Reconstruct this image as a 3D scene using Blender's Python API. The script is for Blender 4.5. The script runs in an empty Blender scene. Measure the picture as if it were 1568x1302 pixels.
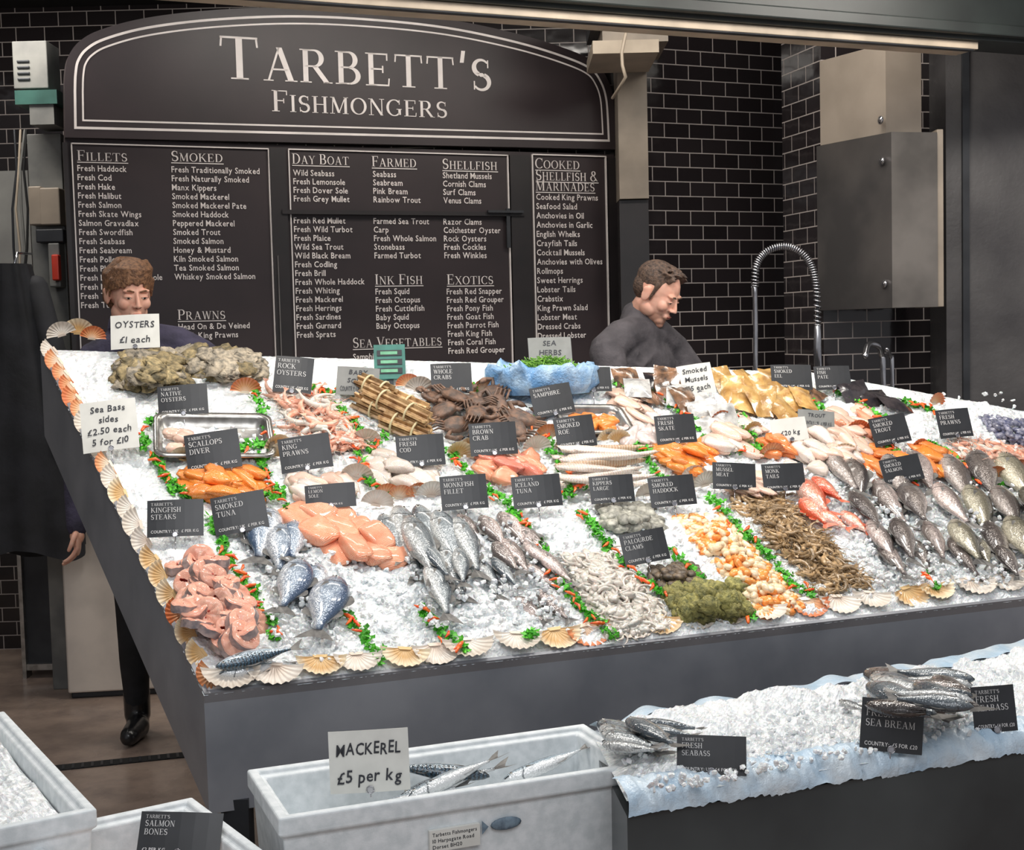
import bpy, math, random
import numpy as np
from mathutils import Vector, Matrix, noise, Euler
random.seed(7)
sin,cos,pi=math.sin,math.cos,math.pi
R=random.uniform
scn=bpy.context.scene
try:
    scn.view_settings.view_transform='Standard'
except Exception: pass
# ------------------------------------------------ camera + survey helpers
F=2123.0
CAM=Vector((0,0,1.65)); pt_=math.radians(3.9); rho=.025
f0=Vector((0,cos(pt_),-sin(pt_))); r0=Vector((1,0,0)); u0=Vector((0,sin(pt_),cos(pt_)))
camR=r0*cos(rho)-u0*sin(rho); camU=r0*sin(rho)+u0*cos(rho)
def ray(x,y): return (f0*F+camR*(x-784)+camU*(651-y)).normalized()
def hit(x,y,p,n):
    d=ray(x,y); return CAM+d*((p-CAM).dot(n)/d.dot(n))
def at_y(x,y,Y):
    d=ray(x,y); return CAM+d*(Y/d.y)
def at_z(x,y,z):
    d=ray(x,y); return CAM+d*((z-CAM.z)/d.z)
cd=bpy.data.cameras.new('camera'); cam=bpy.data.objects.new('camera',cd); scn.collection.objects.link(cam)
cd.lens=36*F/1568; cd.sensor_width=36; cd.clip_start=.05
Mc=Matrix((camR,camU,-f0)).transposed().to_4x4(); Mc.translation=CAM; cam.matrix_world=Mc
scn.camera=cam
def C(r,g,b):
    f=lambda v:(v/255/12.92 if v/255<=.04045 else ((v/255+.055)/1.055)**2.4)
    return (f(r),f(g),f(b),1)
# ------------------------------------------------ materials
def base(name,rough=.5,metal=0,spec=.5,coat=0):
    m=bpy.data.materials.new(name); m.use_nodes=True; nt=m.node_tree; b=nt.nodes['Principled BSDF']
    b.inputs['Roughness'].default_value=rough; b.inputs['Metallic'].default_value=metal
    b.inputs['Specular IOR Level'].default_value=spec; b.inputs['Coat Weight'].default_value=coat
    b.inputs['Coat Roughness'].default_value=.1
    return m,nt,b
def nd(nt,t,**k):
    n=nt.nodes.new(t)
    for a,v in k.items(): setattr(n,a,v)
    return n
def mixc(nt,fac,a,b,blend='MIX'):
    n=nd(nt,'ShaderNodeMix',data_type='RGBA',blend_type=blend)
    for i,v in ((0,fac),(6,a),(7,b)):
        if isinstance(v,bpy.types.NodeSocket): nt.links.new(v,n.inputs[i])
        else: n.inputs[i].default_value=v
    return n.outputs[2]
def math_(nt,op,a,b=None,c=None,clamp=False):
    n=nd(nt,'ShaderNodeMath',operation=op,use_clamp=clamp)
    for i,v in enumerate((a,b,c)):
        if v is None: continue
        if isinstance(v,bpy.types.NodeSocket): nt.links.new(v,n.inputs[i])
        else: n.inputs[i].default_value=v
    return n.outputs[0]
def nz(nt,vec,scale,detail=3,rough=.5):
    n=nd(nt,'ShaderNodeTexNoise'); n.inputs['Scale'].default_value=scale; n.inputs['Detail'].default_value=detail
    n.inputs['Roughness'].default_value=rough
    nt.links.new(vec,n.inputs['Vector']); return n.outputs['Fac']
def bumpn(nt,b,h,strength,dist=.01):
    n=nd(nt,'ShaderNodeBump'); n.inputs['Strength'].default_value=strength; n.inputs['Distance'].default_value=dist
    nt.links.new(h,n.inputs['Height']); nt.links.new(n.outputs[0],b.inputs['Normal'])
def attr(nt):
    a=nd(nt,'ShaderNodeAttribute',attribute_name='loc'); s=nd(nt,'ShaderNodeSeparateXYZ')
    nt.links.new(a.outputs['Vector'],s.inputs[0]); return a.outputs['Vector'],s.outputs[0],s.outputs[1],s.outputs[2]
def ramp(nt,fac,stops):
    n=nd(nt,'ShaderNodeValToRGB'); e=n.color_ramp.elements
    while len(e)<len(stops): e.new(.5)
    for i,(p,c) in enumerate(stops): e[i].position=p; e[i].color=c
    nt.links.new(fac,n.inputs[0]); return n.outputs[0]
def tintr(nt,col,rd,lo,hi):
    k=math_(nt,'MULTIPLY_ADD',rd,hi-lo,lo); cb=nd(nt,'ShaderNodeCombineXYZ')
    for i in range(3): nt.links.new(k,cb.inputs[i])
    return mixc(nt,1.0,col,cb.outputs[0],'MULTIPLY')
def mk(name,c1,c2=None,scale=20,rough=.5,bump=0,bscale=None,metal=0,spec=.5,coat=0,rv=0,detail=4,bdist=.004,lo=.35,hi=.65,sss=0):
    m,nt,b=base(name,rough,metal,spec,coat)
    tc=nd(nt,'ShaderNodeTexCoord').outputs['Object']
    if c2 is None: c2=tuple(v*.85 for v in c1[:3])+(1,)
    n=nz(nt,tc,scale,detail)
    col=ramp(nt,n,[(lo,c1),(hi,c2)])
    if rv: col=tintr(nt,col,attr(nt)[3],1-rv,1+rv)
    nt.links.new(col,b.inputs['Base Color'])
    if sss:
        b.inputs['Subsurface Weight'].default_value=sss; b.inputs['Subsurface Scale'].default_value=.01
    if bump: bumpn(nt,b,nz(nt,tc,bscale or scale*3,4,.6),bump,bdist)
    return m
def fishm(name,back,mid,belly,stripes=0,rough=.18):
    m,nt,b=base(name,rough,.2,.8,.8)
    vec,t,v,rd=attr(nt)
    tc=nd(nt,'ShaderNodeTexCoord').outputs['Object']
    n=nz(nt,tc,60,3)
    f=math_(nt,'MULTIPLY_ADD',v,.5,.5); f=math_(nt,'ADD',f,math_(nt,'MULTIPLY_ADD',n,.35,-.175))
    col=ramp(nt,f,[(.12,belly),(.42,mid),(.62,mid),(.85,back)])
    if stripes:
        w=nd(nt,'ShaderNodeTexWave',wave_type='BANDS',bands_direction='X'); w.inputs['Scale'].default_value=7
        w.inputs['Distortion'].default_value=6; w.inputs['Detail'].default_value=1.5; w.inputs['Detail Scale'].default_value=1.2
        nt.links.new(vec,w.inputs['Vector'])
        msk=math_(nt,'MULTIPLY',ramp(nt,w.outputs['Fac'],[(.45,(0,0,0,1)),(.6,(1,1,1,1))]),ramp(nt,f,[(.5,(0,0,0,1)),(.6,(1,1,1,1))]))
        col=mixc(nt,msk,col,(.01,.02,.03,1))
    else:
        ll=math_(nt,'ABSOLUTE',math_(nt,'SUBTRACT',v,.18))
        col=mixc(nt,ramp(nt,ll,[(.0,(.45,.45,.45,1)),(.05,(0,0,0,1))]),col,back)
        vo=nd(nt,'ShaderNodeTexVoronoi'); vo.inputs['Scale'].default_value=170; nt.links.new(tc,vo.inputs['Vector'])
        col=mixc(nt,ramp(nt,vo.outputs['Distance'],[(.35,(0,0,0,1)),(.7,(.45,.45,.45,1))]),col,back)
    g=math_(nt,'ABSOLUTE',math_(nt,'SUBTRACT',math_(nt,'ADD',t,math_(nt,'MULTIPLY',math_(nt,'MULTIPLY',v,v),.05)),.24))
    gm=ramp(nt,g,[(.004,(.8,.8,.8,1)),(.014,(0,0,0,1))])
    col=mixc(nt,gm,col,tuple(c*.3 for c in back[:3])+(1,))
    col=tintr(nt,col,rd,.78,1.2)
    nt.links.new(col,b.inputs['Base Color'])
    vo=nd(nt,'ShaderNodeTexVoronoi'); vo.inputs['Scale'].default_value=240; nt.links.new(tc,vo.inputs['Vector'])
    bumpn(nt,b,math_(nt,'ADD',vo.outputs['Distance'],math_(nt,'MULTIPLY',nz(nt,tc,35,2),1.5)),.4,.003)
    return m
def filletm(name,c1,c2,bands=9,rough=.25):
    m,nt,b=base(name,rough,0,.5,.6)
    vec,t,v,rd=attr(nt)
    w=nd(nt,'ShaderNodeTexWave',wave_type='BANDS',bands_direction='X'); w.inputs['Scale'].default_value=bands/5
    w.inputs['Distortion'].default_value=3.5; w.inputs['Detail'].default_value=2
    nt.links.new(vec,w.inputs['Vector'])
    tc=nd(nt,'ShaderNodeTexCoord').outputs['Object']
    f=math_(nt,'MULTIPLY_ADD',nz(nt,tc,30,3),.6,math_(nt,'MULTIPLY',w.outputs['Fac'],.4))
    col=ramp(nt,f,[(.25,c1),(.75,c2)])
    col=tintr(nt,col,rd,.82,1.1)
    nt.links.new(col,b.inputs['Base Color']); b.inputs['Subsurface Weight'].default_value=.12; b.inputs['Subsurface Scale'].default_value=.01
    bumpn(nt,b,math_(nt,'ADD',w.outputs['Fac'],nz(nt,tc,90,3)),.4,.003)
    return m
def tilem(name,c,mortar,bw,rh,ms,rough=.1):
    m,nt,b=base(name,rough,0,.6)
    vec,t,v,rd=attr(nt)
    br=nd(nt,'ShaderNodeTexBrick'); br.inputs['Scale'].default_value=1
    br.inputs['Brick Width'].default_value=bw; br.inputs['Row Height'].default_value=rh; br.inputs['Mortar Size'].default_value=ms
    br.inputs['Mortar Smooth'].default_value=.1
    br.inputs['Color1'].default_value=c; br.inputs['Color2'].default_value=tuple(x*1.5 for x in c[:3])+(1,); br.inputs['Mortar'].default_value=mortar
    nt.links.new(vec,br.inputs['Vector']); nt.links.new(br.outputs['Color'],b.inputs['Base Color'])
    nt.links.new(math_(nt,'MULTIPLY_ADD',br.outputs['Fac'],.6,rough),b.inputs['Roughness'])
    inv=math_(nt,'ADD',math_(nt,'SUBTRACT',1,br.outputs['Fac']),math_(nt,'MULTIPLY',nz(nt,vec,9,2),.5))
    bumpn(nt,b,inv,.7,.005)
    return m
# ------------------------------------------------ mesh builder
class MB:
    def __init__(s): s.V=[];s.F=[];s.M=[];s.S=[];s.T=[];s.mats=[];s.n=0
    def mi(s,m):
        if m not in s.mats: s.mats.append(m)
        return s.mats.index(m)
    def add(s,V,Fc,mat,M=None,T=None,smooth=True,rnd=None):
        V=np.asarray(V,float)
        if M is not None:
            A_=np.array(M); V=V@A_[:3,:3].T+A_[:3,3]
        k=len(V); t=np.zeros((k,3))
        if T is not None: t[:,:2]=np.asarray(T)[:,:2]
        t[:,2]=random.random() if rnd is None else rnd
        o=s.n; s.V.append(V); s.T.append(t); s.n+=k
        s.F+=[tuple(i+o for i in f) for f in Fc]; s.M+=[s.mi(mat)]*len(Fc); s.S+=[smooth]*len(Fc)
    def obj(s,name,parent=None,mat_world=None):
        V=np.concatenate(s.V); T=np.concatenate(s.T)
        me=bpy.data.meshes.new(name)
        if mat_world is None:
            c=(V.max(0)+V.min(0))/2; V=V-c
        me.from_pydata(V.tolist(),[],s.F)
        for m in s.mats: me.materials.append(m)
        me.polygons.foreach_set('material_index',s.M); me.polygons.foreach_set('use_smooth',s.S)
        a=me.attributes.new('loc','FLOAT_VECTOR','POINT'); a.data.foreach_set('vector',T.ravel())
        me.update()
        o=bpy.data.objects.new(name,me); scn.collection.objects.link(o)
        if mat_world is None: o.location=c
        else: o.matrix_world=mat_world
        if parent is not None:
            o.parent=parent; o.matrix_parent_inverse=Matrix.Translation(parent.location).inverted()
        return o
def empty(name,loc):
    e=bpy.data.objects.new(name,None); e.location=loc; e.empty_display_size=.1; scn.collection.objects.link(e); return e
_us={}
def usph(nu,nv):
    if (nu,nv) in _us: return _us[(nu,nv)]
    V=[(0,0,1)]
    for j in range(1,nv):
        p=pi*j/nv
        for i in range(nu):
            a=2*pi*i/nu; V.append((sin(p)*cos(a),sin(p)*sin(a),cos(p)))
    V.append((0,0,-1)); Fc=[]
    for i in range(nu): Fc.append((0,1+i,1+(i+1)%nu))
    for j in range(nv-2):
        for i in range(nu):
            a=1+j*nu+i; b=1+j*nu+(i+1)%nu; Fc.append((a,a+nu,b+nu,b))
    l=len(V)-1; o=1+(nv-2)*nu
    for i in range(nu): Fc.append((l,o+(i+1)%nu,o+i))
    _us[(nu,nv)]=(np.array(V),Fc); return _us[(nu,nv)]
_var={}
def nsph(nu,nv,amp,freq,k=10,box=1.0):
    key=(nu,nv,amp,freq,box)
    if key not in _var:
        V,Fc=usph(nu,nv); L=[]
        for q in range(k):
            W=np.sign(V)*np.abs(V)**box
            sc=np.array([1+amp*noise.noise(Vector(v)*freq+Vector((q*7.3,0,0)))*1.6 for v in V])
            L.append(W*sc[:,None])
        _var[key]=(L,Fc)
    L,Fc=_var[key]; return random.choice(L),Fc
def ell(mb,M,rad,mat,nu=12,nv=8,amp=0,freq=1.5,box=1.0,smooth=True):
    if amp or box!=1: V,Fc=nsph(nu,nv,amp,freq,10,box)
    else: V,Fc=usph(nu,nv)
    mb.add(V*np.array(rad),Fc,mat,M,T=V[:,:2],smooth=smooth)
def tube(mb,P,Rd,mat,n=8,M=None,caps=True,smooth=True,rnd=None):
    P=[Vector(p) for p in P]
    if not hasattr(Rd,'__len__'): Rd=[Rd]*len(P)
    if caps:
        d0=(P[0]-P[1]).normalized(); d1=(P[-1]-P[-2]).normalized()
        P=[P[0]+d0*Rd[0]*.95,P[0]+d0*Rd[0]*.65]+P+[P[-1]+d1*Rd[-1]*.65,P[-1]+d1*Rd[-1]*.95]
        Rd=[Rd[0]*.25,Rd[0]*.75]+list(Rd)+[Rd[-1]*.75,Rd[-1]*.25]
    V=[];T=[]; ref=None
    for i,p in enumerate(P):
        d=(P[min(i+1,len(P)-1)]-P[max(i-1,0)]).normalized()
        if ref is None:
            ref=Vector((0,0,1)) if abs(d.z)<.9 else Vector((1,0,0))
        x=ref-d*ref.dot(d)
        if x.length<1e-4: x=Vector((1,0,0)).cross(d)
        x.normalize(); ref=x; y=d.cross(x)
        for j in range(n):
            a=2*pi*j/n; V.append(p+(x*cos(a)+y*sin(a))*Rd[i]); T.append((i/(len(P)-1),cos(a)))
    Fc=[]
    for i in range(len(P)-1):
        for j in range(n):
            a=i*n+j;b=i*n+(j+1)%n; Fc.append((a,b,b+n,a+n))
    Fc.append(tuple(range(n))[::-1]); Fc.append(tuple(range((len(P)-1)*n,len(P)*n)))
    mb.add([tuple(v) for v in V],Fc,mat,M,T,smooth,rnd)
BF=[(0,3,2,1),(4,5,6,7),(0,1,5,4),(1,2,6,5),(2,3,7,6),(3,0,4,7)]
def boxm(mb,M,x0,x1,y0,y1,z0,z1,mat,smooth=False):
    V=[(x0,y0,z0),(x1,y0,z0),(x1,y1,z0),(x0,y1,z0),(x0,y0,z1),(x1,y0,z1),(x1,y1,z1),(x0,y1,z1)]
    mb.add(V,BF,mat,M,smooth=smooth)
def frame(p,X,Z):
    Z=Z.normalized(); X=(X-Z*X.dot(Z)).normalized(); Y=Z.cross(X)
    M=Matrix((X,Y,Z)).transposed().to_4x4(); M.translation=p; return M
class Surf:
    def __init__(s,p,n,U): s.p=p; s.n=n.normalized(); s.U=(U-s.n*U.dot(s.n)).normalized(); s.V=s.n.cross(s.U)
    def pt(s,x,y,o=0): return hit(x,y,s.p+s.n*o,s.n)
    def fr(s,x,y,ang=0,o=0): return frame(s.pt(x,y,o),s.U*cos(ang)+s.V*sin(ang),s.n)
    def fr2(s,x1,y1,x2,y2,o=0):
        a=s.pt(x1,y1,o);b=s.pt(x2,y2,o); return frame(a,b-a,s.n),(b-a).length
def bev(o,w=.005,seg=2):
    m=o.modifiers.new('bevel','BEVEL'); m.width=w; m.segments=seg; m.limit_method='ANGLE'; return o
# ------------------------------------------------ glyphs
_g={}
def glyph(ch):
    if ch in _g: return _g[ch]
    cu=bpy.data.curves.new('t','FONT'); cu.body=ch; cu.size=1; cu.resolution_u=2; cu.offset=.014; cu.fill_mode='FRONT'
    o=bpy.data.objects.new('t',cu); scn.collection.objects.link(o); bpy.context.view_layer.update()
    me=bpy.data.meshes.new_from_object(o.evaluated_get(bpy.context.evaluated_depsgraph_get()))
    V=np.array([(v.co.x,v.co.y,0) for v in me.vertices]) if len(me.vertices) else np.zeros((0,3)); Fc=[tuple(p.vertices) for p in me.polygons]
    x0=V[:,0].min() if len(V) else 0; adv=(V[:,0].max()-x0+.09) if len(V) else .3
    if len(V): V[:,0]-=x0
    bpy.data.objects.remove(o); bpy.data.curves.remove(cu); bpy.data.meshes.remove(me)
    _g[ch]=(V,Fc,adv); return _g[ch]
def text(mb,s,M,size,mat,maxw=None,center=False,shear=0,sx=1,jit=0):
    w=sum(.32 if c==' ' else glyph(c)[2] for c in s)*size*sx
    if maxw and w>maxw: sx*=maxw/w; w=maxw
    x=-w/2 if center else 0
    for c in s:
        if c==' ': x+=.32*size*sx; continue
        V,Fc,adv=glyph(c)
        if len(V):
            j=R(-jit,jit)*size; k=1+R(-jit,jit)
            W=V.copy(); W[:,0]=x+(W[:,0]+shear*W[:,1])*size*sx; W[:,1]=W[:,1]*size*k+j
            mb.add(W,Fc,mat,M,smooth=False)
        x+=adv*size*sx
    return w
# serif stroke letters
TK,TN=.135,.05
def q_st(x0,y0,x1,y1,w): return [[(x0-w/2,y0),(x0+w/2,y0),(x1+w/2,y1),(x1-w/2,y1)]]
def q_h(x0,x1,y,h=TN): return [[(x0,y),(x1,y),(x1,y+h),(x0,y+h)]]
def q_sf(x,y,w=.3): return [[(x-w/2,y),(x+w/2,y),(x+w/2,y+.035),(x-w/2,y+.035)]]
def q_arc(cx,cy,rx,ry,a0,a1,wf=None,n=16):
    out=[];pr=None
    for i in range(n+1):
        t=i/n; a=math.radians(a0+(a1-a0)*t); w=(TN+(TK-TN)*abs(cos(a))**1.3) if wf is None else wf(t)
        p=(cx+(rx-w/2)*cos(a),cy+(ry-w/2)*sin(a)); q=(cx+(rx+w/2)*cos(a),cy+(ry+w/2)*sin(a))
        if pr: out.append([pr[0],p,q,pr[1]])
        pr=(p,q)
    return out
def stem(x): return q_st(x,0,x,1,TK)+q_sf(x,0)+q_sf(x,.965)
def letter(c):
    if c=='T': return q_st(.4,0,.4,1,TK)+q_sf(.4,0,.36)+q_h(.02,.78,.95)+q_st(.03,.76,.05,1,.04)+q_st(.77,.76,.75,1,.04),.82
    if c=='A': return q_st(.13,0,.42,1,.055)+q_st(.72,0,.42,1,.15)+q_h(.22,.63,.32)+q_sf(.13,0,.26)+q_sf(.72,0,.32),.87
    if c=='R': return stem(.16)+q_h(.16,.38,.95)+q_h(.16,.4,.47)+q_arc(.38,.735,.2,.24,-90,90)+q_st(.72,0,.4,.5,.15)+q_sf(.74,0,.24),.86
    if c=='B': return stem(.16)+q_h(.16,.38,.95)+q_h(.16,.4,.49)+q_h(.16,.4,0)+q_arc(.36,.745,.19,.23,-90,90)+q_arc(.38,.265,.24,.24,-90,90),.74
    if c=='P': return stem(.16)+q_h(.16,.38,.95)+q_h(.16,.4,.45)+q_arc(.38,.725,.22,.25,-90,90),.68
    if c in 'EF':
        o=stem(.16)+q_h(.16,.6,.95)+q_h(.16,.48,.49)+q_st(.6,.78,.6,1,.04)+q_st(.48,.4,.48,.62,.04)
        if c=='E': o+=q_h(.16,.63,0)+q_st(.63,0,.65,.24,.04)
        return o,.72 if c=='E' else .66
    if c=='L': return stem(.16)+q_h(.16,.58,0)+q_st(.58,0,.6,.26,.04),.66
    if c=='I': return stem(.16),.34
    if c=='U': return q_st(.18,.3,.18,1,TK)+q_st(.66,.3,.66,1,.05)+q_arc(.42,.3,.24,.29,180,360)+q_sf(.18,.965)+q_sf(.66,.965,.24),.84
    if c=='H': return stem(.16)+stem(.66)+q_h(.16,.66,.49),.84
    if c=='M': return q_st(.12,0,.16,1,.05)+q_st(.16,1,.46,.05,.13)+q_st(.78,1,.46,.05,.05)+q_st(.8,0,.8,1,TK)+q_sf(.12,0,.24)+q_sf(.8,0,.3)+q_sf(.12,.965,.2)+q_sf(.82,.965,.24),.98
    if c=='N': return q_st(.14,0,.14,1,.05)+q_st(.14,1,.7,0,.14)+q_st(.7,0,.7,1,.05)+q_sf(.14,0,.26)+q_sf(.1,.965,.2)+q_sf(.7,.965,.26),.86
    if c=='O': return q_arc(.42,.5,.35,.48,0,360,n=28),.86
    if c=='C': return q_arc(.42,.5,.35,.48,45,318,n=24)+q_st(.69,.68,.69,.98,.04),.76
    if c=='G': return q_arc(.42,.5,.35,.48,45,320,n=24)+q_st(.69,.7,.69,.98,.04)+q_st(.7,.08,.7,.42,TK)+q_sf(.68,.4,.28),.86
    if c=='D': return stem(.16)+q_h(.16,.36,.95)+q_h(.16,.36,0)+q_arc(.34,.5,.38,.475,-90,90,n=20),.82
    if c=='K': return stem(.16)+q_st(.24,.45,.66,1,.06)+q_st(.74,0,.36,.58,.14)+q_sf(.66,.965,.24)+q_sf(.74,0,.26),.86
    if c=='V': return q_st(.4,0,.12,1,.14)+q_st(.42,0,.7,1,.055)+q_sf(.12,.965,.3)+q_sf(.7,.965,.24),.8
    if c=='W': return q_st(.34,0,.12,1,.13)+q_st(.34,0,.54,1,.05)+q_st(.76,0,.54,1,.13)+q_st(.78,0,.98,1,.05)+q_sf(.12,.965,.26)+q_sf(.98,.965,.22)+q_sf(.54,.965,.2),1.08
    if c=='X': return q_st(.7,0,.12,1,.14)+q_st(.12,0,.68,1,.05)+q_sf(.12,0,.24)+q_sf(.7,0,.28)+q_sf(.12,.965,.28)+q_sf(.68,.965,.24),.82
    if c=='Y': return q_st(.4,0,.4,.5,TK)+q_st(.4,.45,.12,1,.13)+q_st(.4,.45,.68,1,.05)+q_sf(.4,0,.3)+q_sf(.12,.965,.26)+q_sf(.68,.965,.22),.78
    if c=="'": return q_st(.1,.68,.14,.98,.09),.24
    if c=='&': return q_arc(.36,.76,.17,.2,0,360)+q_arc(.33,.27,.26,.26,60,350)+q_st(.75,0,.24,.7,.1),.84
    if c=='S':
        w1=lambda t:.05+.09*min(1,t*1.3); w2=lambda t:.14-.09*max(0,t*1.1-.15)
        return q_arc(.31,.735,.21,.235,35,250,w1)+q_st(.24,.56,.38,.44,.2)+q_arc(.31,.265,.22,.235,70,-150,w2)+q_st(.5,.72,.5,.97,.035)+q_st(.1,.03,.1,.3,.035),.62
    return [],.4
def serif(mb,s,M,h,mat,width=None,maxw=None):
    def sc(c): return .8 if c.islower() else 1
    tot=sum(.35 if c==' ' else letter(c.upper())[1]*sc(c)+.06 for c in s)
    sx=1 if width is None else width/(tot*h)
    if maxw and tot*h>maxw: sx=maxw/(tot*h)
    x=0
    for c in s:
        if c==' ': x+=.35*h*sx; continue
        Q,adv=letter(c.upper()); k=sc(c)*h
        V=[];Fc=[]
        for q in Q:
            o=len(V); V+=[(x+p[0]*k*sx,p[1]*k,0) for p in q]; Fc.append((o,o+1,o+2,o+3))
        if V: mb.add(V,Fc,mat,M,smooth=False)
        x+=(adv*k+.06*h)*sx
    return x
# ------------------------------------------------ palette
LETTER=mk('letter_paint',C(236,228,224),C(218,210,206),8,.5)
BLACKP=mk('board_black',C(54,45,47),C(45,38,40),3,.42,spec=.4)  # black lifted a little: the air's haze is put into the board colour
BLACKF=mk('board_frame',C(38,33,34),C(30,27,28),8,.4)
GREYM=mk('stall_metal',C(150,152,158),C(128,131,138),4,.36,metal=.25,bump=.05,bscale=40)
DARK=mk('dark_void',C(26,26,28),C(18,18,19),5,.8)
DARKM=mk('dark_metal',C(58,60,64),C(44,46,50),6,.45,metal=.3)
CHROME=mk('chrome',C(200,200,204),C(160,160,165),12,.18,metal=.95)
STEEL=mk('brushed_steel',C(190,188,184),C(150,148,144),25,.28,metal=.9,bump=.05,bscale=80)
EPS=mk('polystyrene',C(226,231,234),C(206,213,216),40,.6,bump=.25,bscale=260,bdist=.002)
BEIGE=mk('cream_panel',C(150,138,124),C(130,120,108),6,.5)
CREAM=mk('cream_trim',C(182,168,150),C(162,149,132),6,.55)
STRIPM=mk('strip_cream',C(175,160,142),C(150,138,122),6,.6)
TILE=tilem('black_metro_tile',(.016,.013,.014,1),C(165,156,152),.15,.075,.0028)  # tile base lightened to stand in for haze in the air
GREEN1=mk('parsley',C(95,195,45),C(40,140,25),90,.5,rv=.25)
CHILI=mk('red_chili',C(235,62,15),C(245,115,30),60,.3,rv=.15,coat=.4)
CARDB=mk('card_black',C(46,48,52),C(38,40,43),10,.35)
CARDW=mk('card_white',C(222,222,216),C(206,206,200),12,.5)
CARDG=mk('card_grey',C(135,137,135),C(118,120,118),12,.5)
INK=mk('marker_ink',C(50,52,60),C(38,40,46),30,.6)
CWHITE=mk('card_print',C(215,215,215),C(200,200,200),30,.6)
EYEW=mk('eye_white',C(225,222,215),C(205,200,190),40,.2)
EYEB=mk('eye_black',C(14,13,14),C(18,16,16),40,.1)
ICE,nt,b=base('crushed_ice',.14,0,.8)
tc=nd(nt,'ShaderNodeTexCoord').outputs['Object']
vo=nd(nt,'ShaderNodeTexVoronoi'); vo.inputs['Scale'].default_value=60; nt.links.new(tc,vo.inputs['Vector'])
n1=nz(nt,tc,5,4)
sp=nd(nt,'ShaderNodeSeparateColor'); nt.links.new(vo.outputs['Color'],sp.inputs[0])
f=math_(nt,'ADD',math_(nt,'MULTIPLY',sp.outputs[0],.4),math_(nt,'MULTIPLY',n1,.7))
nt.links.new(ramp(nt,f,[(.15,C(208,216,220)),(.5,C(232,236,238)),(.85,C(248,250,250))]),b.inputs['Base Color'])
b.inputs['Subsurface Weight'].default_value=.15; b.inputs['Subsurface Scale'].default_value=.01
bumpn(nt,b,math_(nt,'ADD',vo.outputs['Distance'],math_(nt,'MULTIPLY',nz(nt,tc,130,3),.7)),.6,.008)
# ------------------------------------------------ stall geometry
A=at_z(313,1068,.75); A2=at_z(1640,913,.75); B=at_y(62,538,4.9)
Ud=(A2-A).normalized(); Nn=Ud.cross(B-A).normalized()
if Nn.z<0: Nn=-Nn
ST=Surf(A,Nn,Ud)
Cc=hit(1640,645,A,Nn)
Bm=hit(1240,572,A,Nn)
Bb=hit(62,538,A,Nn)
stall=empty('fish_stall',(A+A2)*.5)
mb=MB()
top=[A,A2,Cc,Bm,Bb]
dz=Vector((0,0,.30)); lo=[p-dz for p in top]
V=[tuple(p-Nn*.02) for p in top]+[tuple(p) for p in lo]
n=5
mb.add(V,[tuple(range(n)),tuple(range(2*n-1,n-1,-1))]+[(i,i+n,(i+1)%n+n,(i+1)%n) for i in range(n)],GREYM,smooth=False)
def strip(p,q,inw,h,w):
    i=inw
    V=[p,q,q+i*w,p+i*w]; V=V+[v+Nn*h for v in V]; V=[v-Nn*.02 if k<4 else v for k,v in enumerate(V)]
    mb.add([tuple(v) for v in V],BF,GREYM,smooth=False)
strip(A,A2,ST.V,.012,.012)
inl=Nn.cross((Bb-A).normalized()); inl=inl if inl.dot(Ud)>0 else -inl
strip(A,Bb,inl,.012,.012)
mb.obj('trough',stall)
mb=MB()
def post(x,y,z1,w=.035,mat=DARKM):
    boxm(mb,Matrix.Translation((x,y,0)),-w,w,-w,w,0,z1,mat)
cen=(A+A2+Cc+Bb)*.25
def under(p,k):
    q=p+(cen-p)*k; return q
feet_=[under(A,.05),under(A2,.06),under(Cc,.1),under(A.lerp(Bb,.7),.55)]
for p in feet_: post(p.x,p.y,p.z-.29)
V=[(p.x,p.y,.18) for p in feet_]
V+= [(v[0],v[1],.22) for v in V]
mb.add(V,BF,DARKM,smooth=False)
V=[]
for p in (A,A2):
    q=p+(cen-p)*.16; V+=[(q.x,q.y,.22),(q.x,q.y,.5)]
mb.add(V,[(0,2,3,1)],DARK,smooth=False)
mb.obj('legs',stall)
def quadpt(q,u,v):
    (x0,y0),(x1,y1),(x2,y2),(x3,y3)=q
    return ((x0*(1-u)+x1*u)*(1-v)+(x3*(1-u)+x2*u)*v,(y0*(1-u)+y1*u)*(1-v)+(y3*(1-u)+y2*u)*v)
# ice sheet
mb=MB(); nx,ny=430,270; V=[];Fc=[]
def backline(u):
    k=(Bm-Bb).length/((Bm-Bb).length+(Cc-Bm).length)
    return Bb.lerp(Bm,u/k) if u<k else Bm.lerp(Cc,(u-k)/(1-k))
for j in range(ny+1):
    for i in range(nx+1):
        u,v=i/nx,j/ny
        p=A.lerp(A2,u).lerp(backline(u),v)
        e=min(1,min(u,1-u)*40,min(v,1-v)*30)
        h=.006+e*(.008+.022*noise.noise(p*5)+.014*noise.noise(p*18)+.009*noise.noise(p*48)+R(-.0022,.0022))
        V.append(tuple(p+Nn*h+ST.U*R(-.002,.002)+ST.V*R(-.002,.002)))
for j in range(ny):
    for i in range(nx):
        a=j*(nx+1)+i; Fc.append((a,a+1,a+nx+2,a+nx+1))
mb.add(V,Fc,ICE,smooth=False)
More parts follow.
